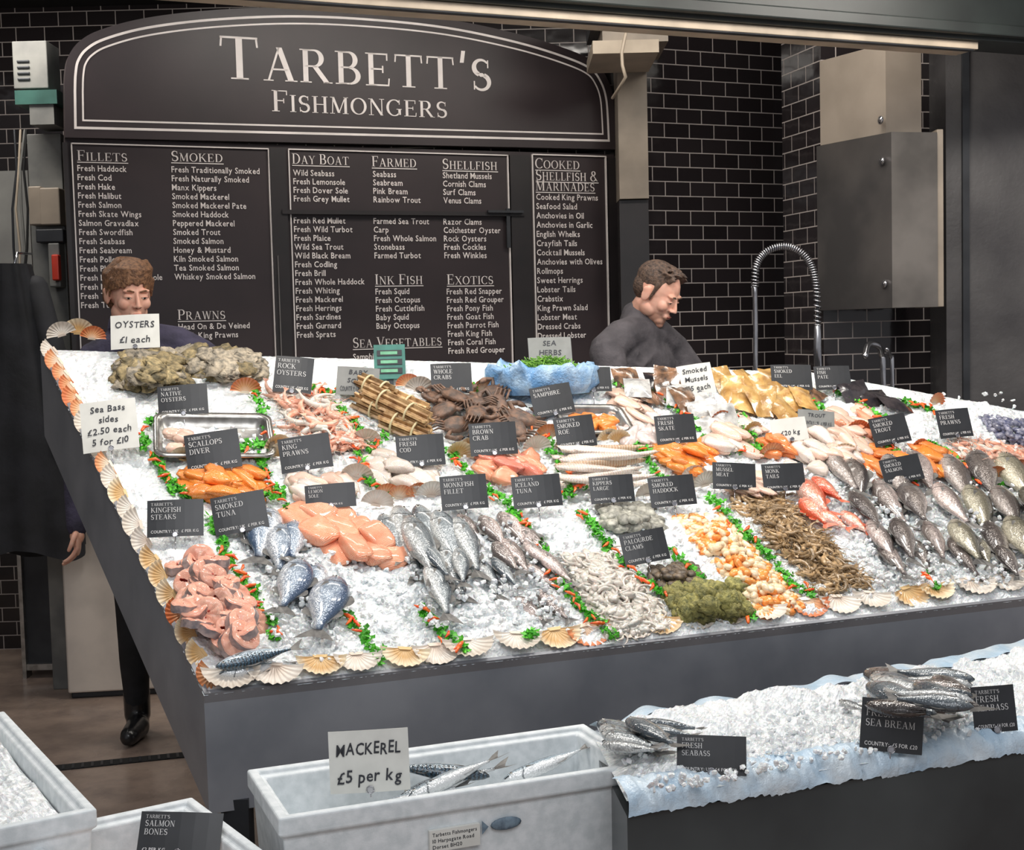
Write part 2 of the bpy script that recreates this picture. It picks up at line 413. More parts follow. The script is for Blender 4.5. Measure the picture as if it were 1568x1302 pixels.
# loose ice chunks
def chunks(q,n,o0,o1,surf,s0=.005,s1=.011):
    for k in range(n):
        x,y=quadpt(q,R(0,1),R(0,1)); M=surf.fr(x,y,R(0,6.3),R(o0,o1))@Euler((R(-2,2),R(-2,2),0)).to_matrix().to_4x4()
        ell(mb,M,(R(s0,s1),R(s0,s1),R(s0*.6,s1*.7)),ICE,6,4,.35,2.5,.7,False)
chunks([(250,640),(1560,600),(1560,890),(345,1030)],2600,.008,.024,ST)
chunks([(390,800),(520,800),(520,985),(420,985)],260,.015,.05,ST)
chunks([(605,790),(830,800),(880,950),(650,960)],420,.015,.055,ST)
chunks([(1260,740),(1560,740),(1560,890),(1340,900)],700,.015,.05,ST)
chunks([(440,790),(590,790),(600,900),(470,900)],120,.01,.03,ST)
mb.obj('crushed_ice_bed')
# ------------------------------------------------ small thing builders
def blob(mb,M,rx,ry,rz,mat,amp=.2,freq=1.6,nu=10,nv=7,box=1.0): ell(mb,M,(rx,ry,rz),mat,nu,nv,amp,freq,box)
HP=[(0,.06),(.04,.34),(.12,.64),(.25,.92),(.4,1),(.58,.88),(.75,.56),(.88,.28),(1,.2)]
HM=[(0,.06),(.06,.4),(.15,.7),(.3,.95),(.45,1),(.6,.9),(.78,.5),(.9,.2),(1,.12)]
def fish(mb,M,L,Hr,Wr,mats,bend=0,flip=1,prof=HP,nx=18,nr=12):
    bm,fm=mats; V=[];T=[]; Lb=L*.84; rnd=random.random()
    M=M@Matrix.Diagonal((1,flip,1,1))
    xs=[p[0] for p in prof]; ys=[p[1] for p in prof]
    wm=L*Wr/2
    def yc(t): return bend*L*(t-.35)**2
    for i in range(nx+1):
        t=i/nx; k=float(np.interp(t,xs,ys)); h=k*L*Hr/2; w=k**.8*wm
        for j in range(nr):
            a=2*pi*j/nr; V.append((t*Lb,yc(t)+cos(a)*h,wm*.75+sin(a)*w)); T.append((t,cos(a)))
    Fc=[]
    for i in range(nx):
        for j in range(nr):
            a=i*nr+j;b_=i*nr+(j+1)%nr; Fc.append((a,a+nr,b_+nr,b_))
    Fc.append(tuple(range(nr))); Fc.append(tuple(range(nx*nr,nx*nr+nr))[::-1])
    mb.add(V,Fc,bm,M,T,True,rnd)
    h=L*Hr/2; y1=yc(1); z=wm*.75
    hb=.2*h if prof is HP else .12*h
    tl=h*.95
    V=[(Lb*.985,y1-hb,z),(Lb*.985,y1+hb,z),(L*.93,y1+tl*.7,z+.004),(L*1.02,y1+tl,z+.007),(L*.96,y1+tl*.35,z),(L*.94,y1,z-.002),(L*.96,y1-tl*.35,z),(L*1.02,y1-tl,z+.005),(L*.93,y1-tl*.7,z+.002)]
    mb.add(V,[(0,5,4,1),(1,4,3,2),(0,8,7,6),(0,6,5)],fm,M,smooth=False,rnd=rnd)
    for s_,t0,t1 in ((1,.34,.6),(1,.63,.82),(-1,.62,.8)):
        V=[];k=6
        for i in range(k+1):
            t=t0+(t1-t0)*i/k; hh=float(np.interp(t,xs,ys))*h; e=sin(pi*min(1,(i+.6)/k))*.3*h+.02*h
            V+=[(t*Lb,yc(t)+s_*hh*.93,z),(t*Lb+.3*e,yc(t)+s_*(hh+e),z+.002)]
        mb.add(V,[(2*i,2*i+2,2*i+3,2*i+1) for i in range(k)],fm,M,smooth=False,rnd=rnd)
    t=.27; zt=z+wm*.95
    mb.add([(t*Lb,-.1*h,zt),(t*Lb+.1*L,-.02*h,zt*.98),(t*Lb+.12*L,-.22*h,zt*.97),(t*Lb+.08*L,-.4*h,zt*.96),(t*Lb,-.3*h,zt*.98)],[(0,1,2,3,4)],fm,M,smooth=False,rnd=rnd)
    t=.1; k=float(np.interp(t,xs,ys)); w=k**.8*wm; er=max(.0035,L*.018)
    Me=M@Matrix.Translation((t*Lb,.18*k*h,z+w*.93))
    ell(mb,Me,(er,er,er*.45),EYEW,8,5); ell(mb,Me@Matrix.Translation((0,0,er*.25)),(er*.6,er*.6,er*.4),EYEB,8,5)
    tube(mb,[(L*.004,-.01*h,z+.1*wm),(L*.05,-.12*h,z+float(np.interp(.06,xs,ys))**.8*wm*.96)],.0012,EYEB,4,M,caps=False)
def slab(mb,M,L,W,T,mat,taper=.3,bend=0,amp=.2,box=.75):
    V,Fc=nsph(16,8,amp,1.8,10,box); V=V.copy()
    x=V[:,0].copy(); V[:,1]*=(1-taper*(x+.3)); Vz=V[:,2]*T/2*(1-.35*x*x); V[:,2]=Vz+bend*L*(x*x)+T*.35
    tt=V[:,:2].copy(); V[:,0]*=L/2; V[:,1]*=W/2
    mb.add(V,Fc,mat,M,T=tt*3)
_sh={}
def shell(mb,M,Rr,mat,depth=.3):
    if 'a' not in _sh:
        V=[];T=[];Fc=[];na,nr=44,7
        for j in range(nr+1):
            r=j/nr
            for i in range(na+1):
                s=i/na*2-1; a=s*math.radians(78)
                rad=(r*(1-.12*s*s)+.02)*(1+.03*cos(i*pi/2)*r)
                x=rad*cos(a*.95)*1.0; y=rad*sin(a)*1.02
                z=.05*cos(i*pi/2)*r+depth*((x-.55)**2*1.3+y*y*1.0)-depth*.4
                V.append((x,y,z));T.append((r,s))
        for j in range(nr):
            for i in range(na):
                a=j*(na+1)+i; Fc.append((a,a+1,a+na+2,a+na+1))
        o=len(V); V+=[(-.02,-.28,0),(.14,-.2,0),(.14,.2,0),(-.02,.28,0)]; T+=[(0,0)]*4; Fc.append((o,o+1,o+2,o+3))
        _sh['a']=(np.array(V),Fc,T)
    V,Fc,T=_sh['a']; mb.add(V*Rr,Fc,mat,M,T)
def shellm(name,c1,c2,c3):
    m,nt,b=base(name,.4,0,.5,.2); vec,t,v,rd=attr(nt)
    f=math_(nt,'ADD',t,math_(nt,'MULTIPLY_ADD',rd,.4,-.2))
    w=math_(nt,'ABSOLUTE',math_(nt,'SINE',math_(nt,'MULTIPLY',v,35)))
    col=ramp(nt,f,[(.1,c1),(.55,c2),(.95,c3)])
    col=mixc(nt,math_(nt,'MULTIPLY',w,.2),col,C(160,120,90)); nt.links.new(col,b.inputs['Base Color']); return m
SHW=shellm('scallop_shell_white',C(225,208,192),C(236,231,222),C(214,206,194))
SHO=shellm('scallop_shell_orange',C(240,222,200),C(228,165,115),C(208,112,62))
SHT=shellm('scallop_shell_tan',C(225,190,135),C(210,168,108),C(236,222,192))
def prawn(mb,M,L,mat,curl=1.0,ant=True,matl=None):
    P=[];Rd=[];n=9
    for i in range(n):
        t=i/(n-1); a=curl*(t-.3)*2.2
        P.append((L*.42*sin(a)+0,L*.42*(cos(a)-1),.0)); Rd.append(L*.085*(.35+.9*sin(pi*min(1,.22+t*.72)))*(1-.35*t))
    Mt=M@Matrix.Translation((0,0,L*.06))
    tube(mb,P,Rd,mat,6,Mt)
    e=Vector(P[-1]); d=(Vector(P[-1])-Vector(P[-2])).normalized(); nrm=Vector((-d.y,d.x,0))
    mb.add([tuple(e-nrm*L*.02),tuple(e+d*L*.12-nrm*L*.09),tuple(e+d*L*.14+nrm*L*.08),tuple(e+nrm*L*.02)],[(0,1,2,3)],mat,Mt,smooth=False)
    if ant:
        p=Vector(P[0]); d=(p-Vector(P[1])).normalized(); nrm=Vector((-d.y,d.x,0))
        for s_ in (-1,1):
            tube(mb,[tuple(p),tuple(p+d*L*.3+nrm*s_*L*.1+Vector((0,0,.01))),tuple(p+d*L*.5+nrm*s_*L*.35)],[.0012,.0009,.0006],matl or mat,3,Mt,caps=False)
        for k in range(4):
            q=Vector(P[2+k]); mb.add([tuple(q),tuple(q+Vector((.004,0,0))),(q.x+R(-.01,.01),q.y-L*.17,-L*.03)],[(0,1,2)],matl or mat,Mt,smooth=False)
_lf=[]
for q in range(8):
    V=[];Fc=[]
    for k in range(11):
        e=Euler((R(-1,1),R(-1,1),R(0,6.3))).to_matrix(); c=Vector((R(-.9,.9),R(-.6,.6),R(0,.9))); o=len(V)
        for a,rad in ((0,.55),(.8,.3),(1.5,.55),(2.3,.28),(3.1,.6),(4.2,.25),(5.2,.5)):
            V.append(tuple(c+e@Vector((cos(a)*rad,sin(a)*rad,R(-.12,.12)))))
        Fc.append(tuple(range(o,o+7)))
    _lf.append((np.array(V),Fc))
def sprig(mb,M,s): V,Fc=random.choice(_lf); mb.add(V*s,Fc,GREEN1,M,smooth=False)
def chili(mb,M,s):
    tube(mb,[(-s,0,.3*s),(0,.25*s,.5*s),(s,0,.2*s)],[.26*s,.34*s,.1*s],CHILI,6,M)
def pile(q,n,fn,h=.03,o0=.01,surf=None):
    surf=surf or ST
    for k in range(n):
        u,v=R(.02,.98),R(.02,.98)
        d=(1-(2*u-1)**2)*(1-(2*v-1)**2)
        x,y=quadpt(q,u,v); o=o0+h*d*R(.2,1)
        M=surf.fr(x,y,R(0,6.28),o)@Euler((R(-.35,.35),R(-.35,.35),0)).to_matrix().to_4x4()
        fn(M)
def rect(x0,y0,x1,y1,sk=0): return [(x0,y0),(x1,y0),(x1+sk,y1),(x0+sk,y1)]
# ------------------------------------------------ food materials
OYS=mk('oyster_shell',C(176,156,114),C(98,90,66),55,.6,bump=1,bscale=120,rv=.35,bdist=.006)
OYS2=mk('oyster_shell_grey',C(190,176,154),C(116,111,100),55,.6,bump=1,bscale=120,rv=.3,bdist=.006)
GRN=mk('green_shellfish',C(172,164,96),C(100,102,58),60,.55,bump=1,bscale=150,rv=.25,bdist=.006)
SALM=filletm('salmon_flesh',C(240,138,100),C(250,192,158))
SALP=filletm('salmon_steak_flesh',C(236,146,120),C(250,202,178))
ORNG=filletm('smoked_haddock_flesh',C(244,122,32),C(253,165,78))
ORN2=filletm('smoked_salmon_flesh',C(242,118,48),C(252,164,96))
WFIL=filletm('white_fish_flesh',C(226,206,190),C(244,235,228))
PFIL=filletm('pink_fish_flesh',C(238,192,168),C(246,220,204))
TUNA=filletm('tuna_flesh',C(218,105,88),C(242,158,132))
KIPP=filletm('kipper_flesh',C(190,152,118),C(220,200,176))
SKIN_S=mk('salmon_skin',C(190,165,158),C(120,112,115),40,.25,metal=.2)
REDM=mk('raw_red',C(190,70,55),C(155,45,36),60,.35)
FIN=mk('fin_grey',C(116,114,110),C(86,85,84),60,.4,rv=.2)
FINR=mk('fin_red',C(232,130,100),C(210,95,70),60,.4,rv=.2)
BASS=fishm('bass_skin',C(76,86,94),C(146,154,158),C(216,218,216))
BREAM=fishm('bream_skin',C(72,94,124),C(162,176,190),C(228,231,234))
TROUT=fishm('trout_skin',C(98,88,84),C(162,150,146),C(220,202,196))
DARKF=fishm('dark_fish_skin',C(70,63,62),C(122,113,108),C(184,174,168))
CARP=fishm('carp_skin',C(86,83,72),C(146,140,122),C(200,194,172))
REDF=fishm('red_gurnard_skin',C(228,95,60),C(240,155,128),C(246,214,198))
MACK=fishm('mackerel_skin',C(58,88,108),C(150,168,180),C(225,228,230),stripes=1)
PRWN=mk('raw_prawn_grey',C(222,214,204),C(198,190,180),50,.25,rv=.1,coat=.6,sss=.2)
PRWB=mk('brown_shrimp',C(184,152,110),C(122,100,72),70,.35,rv=.35,coat=.4)
PRWP=mk('pink_prawn',C(238,182,158),C(222,145,118),70,.3,rv=.2,coat=.4)
LANG=mk('langoustine_pink',C(224,182,162),C(192,136,115),60,.3,rv=.25,coat=.4)
MUSS=mk('cooked_mussel_meat',C(248,172,90),C(240,134,50),50,.3,rv=.15,coat=.4)
MUSC=mk('scallop_meat',C(244,226,194),C(236,204,160),50,.3,rv=.12,coat=.4)
CLAM=mk('clam_shell',C(182,180,168),C(118,118,110),60,.4,bump=.4,bscale=160,rv=.3)
CLAMD=mk('dark_clam_shell',C(122,105,84),C(66,58,52),60,.4,bump=.4,bscale=160,rv=.35)
MUSB=mk('blue_mussel_shell',C(70,75,105),C(150,150,165),70,.3,rv=.35,coat=.4)
CRABM=mk('brown_crab_shell',C(132,100,80),C(78,65,58),40,.45,bump=.6,bscale=120,rv=.3)
RAZ=mk('razor_clam_shell',C(205,172,126),C(146,110,74),40,.4,rv=.35)
BAND=mk('paper_band',C(225,212,172),C(205,192,150),30,.6)
LEMON=mk('samphire',C(125,175,60),C(72,130,36),120,.5,rv=.3)
BAG,nt,b=base('blue_plastic',.25,0,.6)
tc=nd(nt,'ShaderNodeTexCoord').outputs['Object']
nt.links.new(ramp(nt,nz(nt,tc,12,3),[(.3,C(168,198,222)),(.7,C(218,230,238))]),b.inputs['Base Color']); bumpn(nt,b,nz(nt,tc,35,4,.7),.6,.01)
BAG2,nt,b=base('blue_bag_plastic',.25,0,.6)
tc=nd(nt,'ShaderNodeTexCoord').outputs['Object']
nt.links.new(ramp(nt,nz(nt,tc,14,3),[(.35,C(110,160,210)),(.7,C(185,212,234))]),b.inputs['Base Color']); bumpn(nt,b,nz(nt,tc,35,4,.7),.8,.012)
PACKD=mk('smoked_pack_dark',C(150,112,84),C(62,52,46),25,.15,rv=.2,coat=.8,bump=.4,bscale=60)
PACKG=mk('smoked_pack_gold',C(216,176,112),C(165,122,68),25,.15,rv=.2,coat=.8,bump=.5,bscale=60)
PACKW=mk('foil_pack',C(215,215,212),C(150,150,150),25,.15,rv=.1,coat=.8,bump=.6,bscale=60)
PACKK=mk('black_pack',C(66,60,62),C(42,40,44),25,.15,rv=.2,coat=.8,bump=.4,bscale=60)
# ------------------------------------------------ whole fish
def fishes(name,lst,mats,Hr,Wr,prof=HP,surf=None,o=.012,lenmin=.0):
    surf=surf or ST; mb=MB()
    for it in lst:
        x1,y1,x2,y2=it[:4]; oo=o+(it[4] if len(it)>4 else 0)
        M,L=surf.fr2(x1,y1,x2,y2,oo)
        M=M@Euler((R(-.3,.3),R(-.06,.06),0)).to_matrix().to_4x4()
        fish(mb,M,max(L,lenmin)*1.05,Hr,Wr,random.choice(mats) if isinstance(mats,list) else mats,R(-.12,.12),random.choice((1,-1)),prof)
    return mb.obj(name)
fishes('sea_bass_display',[(606,785,650,895),(635,782,688,875),(668,790,712,885,.02),(622,800,668,905,.03),(695,800,735,888,.03),(655,868,688,962,.02),(700,845,712,905,.04),(730,862,768,925),(640,835,690,900,.04),(752,858,792,908,.02),(678,840,708,925,.01),(585,795,625,870)],(BASS,FIN),.27,.17)
fishes('trout_display',[(700,792,740,838),(735,795,780,845,.02),(765,790,812,842),(795,812,845,864),(770,830,810,884,.02),(800,865,855,908),(822,848,876,900,.02),(788,918,838,960),(822,908,872,955,.01),(755,835,795,884,.03),(800,835,850,880,.02)],(TROUT,FIN),.32,.19)
fishes('gilt_head_bream_display',[(412,790,388,872),(430,812,420,884,.01),(462,868,434,948,.02),(486,872,476,930),(516,896,480,988,.02),(450,808,440,872,.0),(498,890,508,940,.0)],(BREAM,FIN),.4,.24)
fishes('mackerel_front',[(330,1028,458,1000,.02),(335,1040,452,1016,.0)],(MACK,FIN),.22,.16,HM)
L1=[];L2=[];L3=[]
for j,yy in enumerate((722,768,818,850)):
    for i in range(8):
        x=1262+j*30+i*45+R(-8,8); y=yy+R(-8,8)-(5 if i%2 else 0)
        if x>1570: continue
        e=(x,y-14,x+42+R(-14,10),y+60+R(-10,4)-(14 if j==3 else 0),R(0,.035))
        (L1 if (i+j)%5<2 and x<1430 else L2 if x<1400 or (j<1 and i%2) else L3).append(e)
fishes('dark_bream_display',L1+L2[::2]+L3[::4],(DARKF,FIN),.33,.19)
fishes('grey_mullet_display',L2[1::2]+L3[2::4],(TROUT,FIN),.29,.18)
fishes('carp_display',L3[1::2],(CARP,FIN),.33,.2)
fishes('red_gurnard_display',[(1222,745,1268,802,.01),(1240,738,1288,776,.03),(1246,788,1302,815,.02),(1285,790,1330,825,.01),(1225,770,1270,812,.02)],(REDF,FINR),.38,.28)
# ------------------------------------------------ fillets
def fillets(name,lst,mat,W=.07,T=.03,o=.012,box=.75,taper=.3,amp=.2):
    mb=MB()
    for it in lst:
        x1,y1,x2,y2=it[:4]; oo=o+(it[4] if len(it)>4 else 0)
        M,L=ST.fr2(x1,y1,x2,y2,oo); M=M@Matrix.Translation((L/2,0,0))@Euler((R(-.3,.3),R(-.12,.12),R(-.15,.15))).to_matrix().to_4x4()
        slab(mb,M,L*1.1,W*R(.85,1.15),T*R(.9,1.2),random.choice(mat) if isinstance(mat,list) else mat,taper,R(-.07,.07),amp,box)
    return mb.obj(name)
def auto(q,n,dx,dy,j=6,h=.03):
    L=[]
    for k in range(n):
        u,v=R(0,1),R(0,1); x,y=quadpt(q,u,v); d=(1-(2*u-1)**2)
        L.append((x-dx/2+R(-j,j),y-dy/2+R(-j,j),x+dx/2+R(-j,j),y+dy/2+R(-j,j),R(0,h)*d))
    return L
fillets('salmon_fillets',[(440,782,478,812),(464,776,508,800,.012),(498,780,540,806,.0),(470,806,506,838,.02),(505,800,540,832,.018),(536,806,566,838,.0),(560,812,596,842,.018),(500,832,528,866,.0),(528,830,556,862,.022),(558,838,586,868,.01),(590,845,604,872,.0)],SALM,.088,.04,taper=.08,box=.5,amp=.12)
fillets('smoked_haddock_fillets',auto(rect(283,722,395,758),28,36,18,9,.055),ORNG,.062,.026)
fillets('cod_fillets',auto(rect(575,704,655,740),18,38,18,8,.04),[WFIL],.065,.03)
fillets('sole_fillets',auto(rect(445,735,535,768),16,36,16,6,.035),[WFIL,PFIL],.06,.03)
fillets('tuna_steaks',auto(rect(735,702,825,732),14,32,16,6,.04),[TUNA,SALM],.07,.03,box=.6)
fillets('kippers',[(862+R(-5,5),693+k*6,985+R(-5,10),688+k*6+R(-3,3),.02*(k%3)) for k in range(10)],[KIPP,WFIL,KIPP],.035,.026,taper=.5)
fillets('smoked_cod_fillets',auto(rect(1010,688,1088,724),20,38,18,8,.04),ORNG,.06,.028)
fillets('smoked_trout_fillets',auto(rect(1165,675,1208,700),10,32,14,5,.035),ORN2,.06,.03)
fillets('monkfish_fillets',auto(rect(1215,660,1320,720),38,36,18,8,.045),[WFIL,PFIL],.055,.03)
fillets('haddock_fillets',auto(rect(1090,650,1150,702),14,38,18,6,.04),[WFIL,PFIL],.06,.03)
fillets('smoked_salmon_slices',auto(rect(1335,688,1470,724),38,34,16,8,.045),[ORN2,ORNG],.055,.02)
fillets('trout_fillets',auto(rect(1265,628,1330,668),20,38,18,6,.04),[PFIL,SALM],.06,.025)
fillets('skate_wings',auto(rect(945,605,1000,640),12,38,18,6,.035),[WFIL,PFIL],.06,.02)
fillets('plaice_fillets',auto(rect(1120,740,1180,756),10,36,16,6,.03),[PFIL],.05,.02)
fillets('hake_fillets',auto(rect(1500,700,1580,725),16,36,16,6,.03),[PFIL,WFIL],.06,.025)
mb=MB()
def steak(M,s,th=.024):
    n=28; Lo=[];Li=[]
    for i in range(n):
        a=2*pi*i/n; ro=1-.16*cos(2*a)*.5-.10*max(0,cos(a))**6
        Lo.append((s*ro*cos(a)*1.12,s*ro*sin(a)*.9))
        ri=.1+.16*max(0,cos(a))**2; Li.append((s*(ri*cos(a)*1.6+.18),s*ri*sin(a)*.9))
    V=[];T=[]
    rings=[(Lo,-th/2,1),(Lo,th/2*.7,1),([(x*.94,y*.94) for x,y in Lo],th/2,.9),([(x*.6+a_*.4,y*.6+b_*.4) for (x,y),(a_,b_) in zip(Lo,Li)],th/2*1.15,.5),(Li,th/2*.9,0),(Li,-th/2,0)]
    for P,z,t in rings:
        for i,(x,y) in enumerate(P): V.append((x,y,z+.0015*sin(i*1.7))); T.append((t*3,i/n*6))
    def band(a): return [(a*n+i,a*n+(i+1)%n,(a+1)*n+(i+1)%n,(a+1)*n+i) for i in range(n)]
    r_=random.random()
    mb.add(V,band(0),SKIN_S,M,T,rnd=r_); mb.add(V,band(1)+band(2)+band(3),SALP,M,T,rnd=r_); mb.add(V,band(4),REDM,M,T,rnd=r_)
    mb.add(V,[(5*n+i,5*n+(i+1)%n,(i+1)%n,i) for i in range(n)],SALP,M,T,rnd=r_)
    blob(mb,M@Matrix.Translation((-s*.12,0,th*.45)),s*.09,s*.09,s*.08,REDM,.1)
for k in range(54):
    x,y=quadpt([(248,864),(322,850),(414,975),(322,1002)],R(.0,.98),R(.02,.98))
    M=ST.fr(x,y,R(0,6.28),.03+R(0,.05))@Euler((R(-.75,.75),R(-.75,.75),0)).to_matrix().to_4x4()
    steak(M,R(.036,.046))
mb.obj('salmon_steaks')
# ------------------------------------------------ shellfish piles
def pobj(name,q,n,fn,h,o0=.01,surf=None):
    global mb
    mb=MB()
    pile(q,n,fn,h,o0,surf); return mb.obj(name)
oys=lambda m:(lambda M: blob(mb,M,R(.04,.058),R(.028,.04),R(.010,.016),random.choice(m),.4,2.6,14,8))
pobj('oyster_pile',[(190,548),(270,535),(290,590),(180,590)],70,oys([OYS,OYS2,OYS]),.1,.02)
pobj('rock_oyster_pile',[(275,535),(385,540),(405,575),(300,578)],60,oys([OYS,OYS2,OYS2]),.08,.02)
pobj('langoustine_pile',[(415,605),(500,600),(560,685),(480,695)],110,lambda M:prawn(mb,M,R(.1,.14),random.choice([LANG,PRWP,PRWN]),R(.5,1.1)),.06,.02)
pobj('native_clam_pile',[(912,775),(1000,772),(1020,812),(930,812)],80,lambda M:blob(mb,M,.026,.021,.013,CLAM,.12,2),.04,.015)
pobj('raw_prawn_pile',[(862,850),(935,845),(1035,965),(925,978)],420,lambda M:blob(mb,M,R(.018,.028),R(.011,.015),R(.009,.012),PRWN,.4,2.2,10,7) if random.random()<.7 else prawn(mb,M,R(.06,.075),PRWN,1.3,False),.045,.014)
pobj('mussel_meat_pile',[(1025,788),(1108,785),(1240,935),(1165,950)],500,lambda M:blob(mb,M,R(.014,.022),R(.011,.015),.011,random.choice([MUSS,MUSC,MUSC,MUSS,MUSC]),.3,2,8,6),.05,.012)
pobj('brown_shrimp_pile',[(1115,765),(1190,757),(1345,905),(1265,918)],290,lambda M:prawn(mb,M,R(.07,.1),PRWB,R(.5,1.2)),.045,.012)
pobj('dark_clam_pile',[(990,868),(1065,862),(1085,900),(1005,905)],80,lambda M:blob(mb,M,.02,.016,.011,CLAMD,.12,2),.045,.015)
pobj('green_whelk_pile',[(1022,898),(1135,890),(1150,940),(1035,948)],50,lambda M:blob(mb,M,.034,.029,.026,GRN,.4,3.5,14,10),.06,.02)
pobj('blue_mussel_pile',[(1495,632),(1590,650),(1590,690),(1520,665)],90,lambda M:blob(mb,M,.028,.014,.011,MUSB,.1,2),.05,.015)
pobj('pink_prawn_pile',[(1450,672),(1590,690),(1590,725),(1490,712)],110,lambda M:prawn(mb,M,R(.08,.11),random.choice([PRWP,LANG,PRWN]),R(.7,1.2)),.05,.012)
SQ=mk('squid_flesh',C(228,215,210),C(205,185,180),40,.25,coat=.4,rv=.1)
pobj('squid_pile',[(945,655),(1010,650),(1000,675),(960,680)],14,lambda M:slab(mb,M,.12,.05,.035,SQ,.5),.03,.012)
mb=MB()
def crab(M,s):
    blob(mb,M,s*1.0,s*.68,s*.32,CRABM,.12,2.2,18,10)
    for sd in (-1,1):
        tube(mb,[(sd*s*.6,s*.4,0),(sd*s*1.1,s*.85,.1*s),(sd*s*.7,s*1.15,.12*s)],[s*.14,s*.17,s*.16],CRABM,7,M)
        blob(mb,M@Matrix.Translation((sd*s*.5,s*1.2,.12*s)),s*.36,s*.2,s*.16,CRABM,.1,2)
        tube(mb,[(sd*s*.3,s*1.28,.12*s),(sd*s*.05,s*1.2,.1*s)],[s*.09,s*.03],EYEB,6,M)
        for k in range(4):
            y0=s*(.25-.25*k); tube(mb,[(sd*s*.8,y0,0),(sd*s*1.35,y0-.1*s,.22*s),(sd*s*1.7,y0-.25*s,-.1*s)],[s*.09,s*.07,s*.03],CRABM,5,M)
for x,y,a,o in ((680,628,.4,.05),(720,615,2.6,.06),(762,622,1.2,.05),(700,650,3.3,.05),(745,648,.2,.07),(785,655,2.0,.05),(672,610,1.6,.04),(800,640,-.6,.04),(730,632,4.4,.1),(770,670,5,.04),(695,606,5.2,.07),(752,604,.5,.05)):
    crab(ST.fr(x,y,a,o)@Euler((R(-.3,.3),R(-.3,.3),0)).to_matrix().to_4x4(),R(.05,.062))
mb.obj('brown_crab_pile')
mb=MB()
for (x1,y1,x2,y2,o) in ((552,590,650,632,.05),(548,612,640,655,.05),(560,600,652,645,.09),(585,640,655,668,.05),(548,584,600,606,.08)):
    M,L=ST.fr2(x1,y1,x2,y2,o)
    for k in range(14):
        a=k*2.4; r=.0085*math.sqrt(k); y=cos(a)*r; z=sin(a)*r
        boxm(mb,M@Matrix.Translation((0,y,z))@Euler((a,0,0)).to_matrix().to_4x4(),R(-.015,.015),L+R(-.02,.02),-.008,.008,-.004,.004,RAZ)
    for t in (.3,.75):
        P=[(L*t,.038*cos(2*pi*i/14),.038*sin(2*pi*i/14)) for i in range(15)]
        tube(mb,P,.004,BAND,5,M,caps=False)
mb.obj('razor_clam_bundles')
# shells along edges
mb=MB()
front=[(352,1048,SHW),(420,1042,SHW),(490,1030,SHT),(545,1026,SHW),(620,1018,SHT),(665,1012,SHW),(712,1004,SHW),(790,994,SHW),(848,988,SHT),(893,982,SHO),(962,974,SHW),(1005,968,SHT),(1060,962,SHW),(1110,955,SHW),(1165,950,SHW),(1232,942,SHO),(1280,938,SHW),(1330,932,SHW),(1385,925,SHT),(1425,921,SHT),(1485,912,SHW),(1530,906,SHW),(1570,900,SHW)]
for x,y,m in front:
    M=ST.fr(x,y-27,-pi/2+R(-.3,.3),.028)@Euler((0,R(-.1,.2),0)).to_matrix().to_4x4()
    shell(mb,M,R(.07,.085),m)
mb.obj('scallop_shell_border')
mb=MB()
for k in range(22):
    t=k/21; p=A.lerp(Bb,.03+.95*t)+inl*.045
    d=(A-Bb).normalized()
    M=frame(p+Nn*.022,-inl+d*R(.1,.9)+Nn*.25,Nn+d*.6+inl*.2)
    shell(mb,M,R(.048,.058),random.choice([SHO,SHO,SHW,SHT]))
mb.obj('scallop_shell_edging')
mb=MB()
for x,y in ((95,515),(120,512),(140,520),(300,690),(422,690),(438,700),(590,762),(610,765),(635,762),(575,775),(720,690),(625,592),(640,600),(900,600),(930,676),(945,678),(1060,735),(1080,745),(820,690),(1150,665),(1100,650),(1310,665),(1330,668),(545,735),(840,672),(990,760),(1290,700),(1520,735),(1555,725),(740,600),(375,602),(1430,620),(280,706),(348,580),(560,680),(700,700),(870,690),(1180,700),(1405,690),(660,762)):
    up=(Nn*.9+ST.V*.3)
    M=frame(ST.pt(x,y,.02),up+ST.U*R(-.3,.3),-ST.V+ST.U*R(-.3,.3))
    shell(mb,M,R(.05,.062),random.choice([SHO,SHO,SHT,SHW]))
mb.obj('scallop_shell_decoration')
# garnish
mb=MB()
paths=[[(212,668),(240,715),(275,765)],[(320,800),(350,860),(385,915),(425,985)],[(225,655),(235,640)],[(388,605),(408,650),(430,690)],[(395,700),(420,745),(450,790)],
[(485,600),(540,650),(575,700)],[(535,640),(560,735),(600,765)],[(525,940),(560,985),(590,1022)],[(645,935),(680,975),(715,1005)],[(685,690),(715,730),(770,770)],[(765,760),(815,820),(850,880),(880,925),(940,978)],
[(815,645),(850,700),(880,755)],[(890,785),(940,850),(985,890),(1015,915)],[(965,668),(1000,720),(1020,740)],[(1030,845),(1060,880),(1085,905)],[(1090,765),(1140,820),(1205,885),(1245,920)],[(1005,600),(1060,650),(1100,690)],
[(1130,640),(1170,700)],[(1330,660),(1370,700),(1400,740)],[(1215,600),(1270,640),(1330,690)],[(940,590),(990,615)],[(1265,590),(1330,630),(1370,655)],[(1420,680),(1480,720),(1520,745)],[(350,690),(420,680)],[(560,690),(590,665)],[(690,580),(735,600)],[(1410,880),(1440,905)],[(800,980),(825,975)],[(1150,945),(1165,958)],[(1480,735),(1560,745)],[(250,735),(300,770),(420,760)],[(480,600),(560,600)],[(1090,690),(1190,690)],[(860,760),(900,745)],[(1380,615),(1450,640)]]
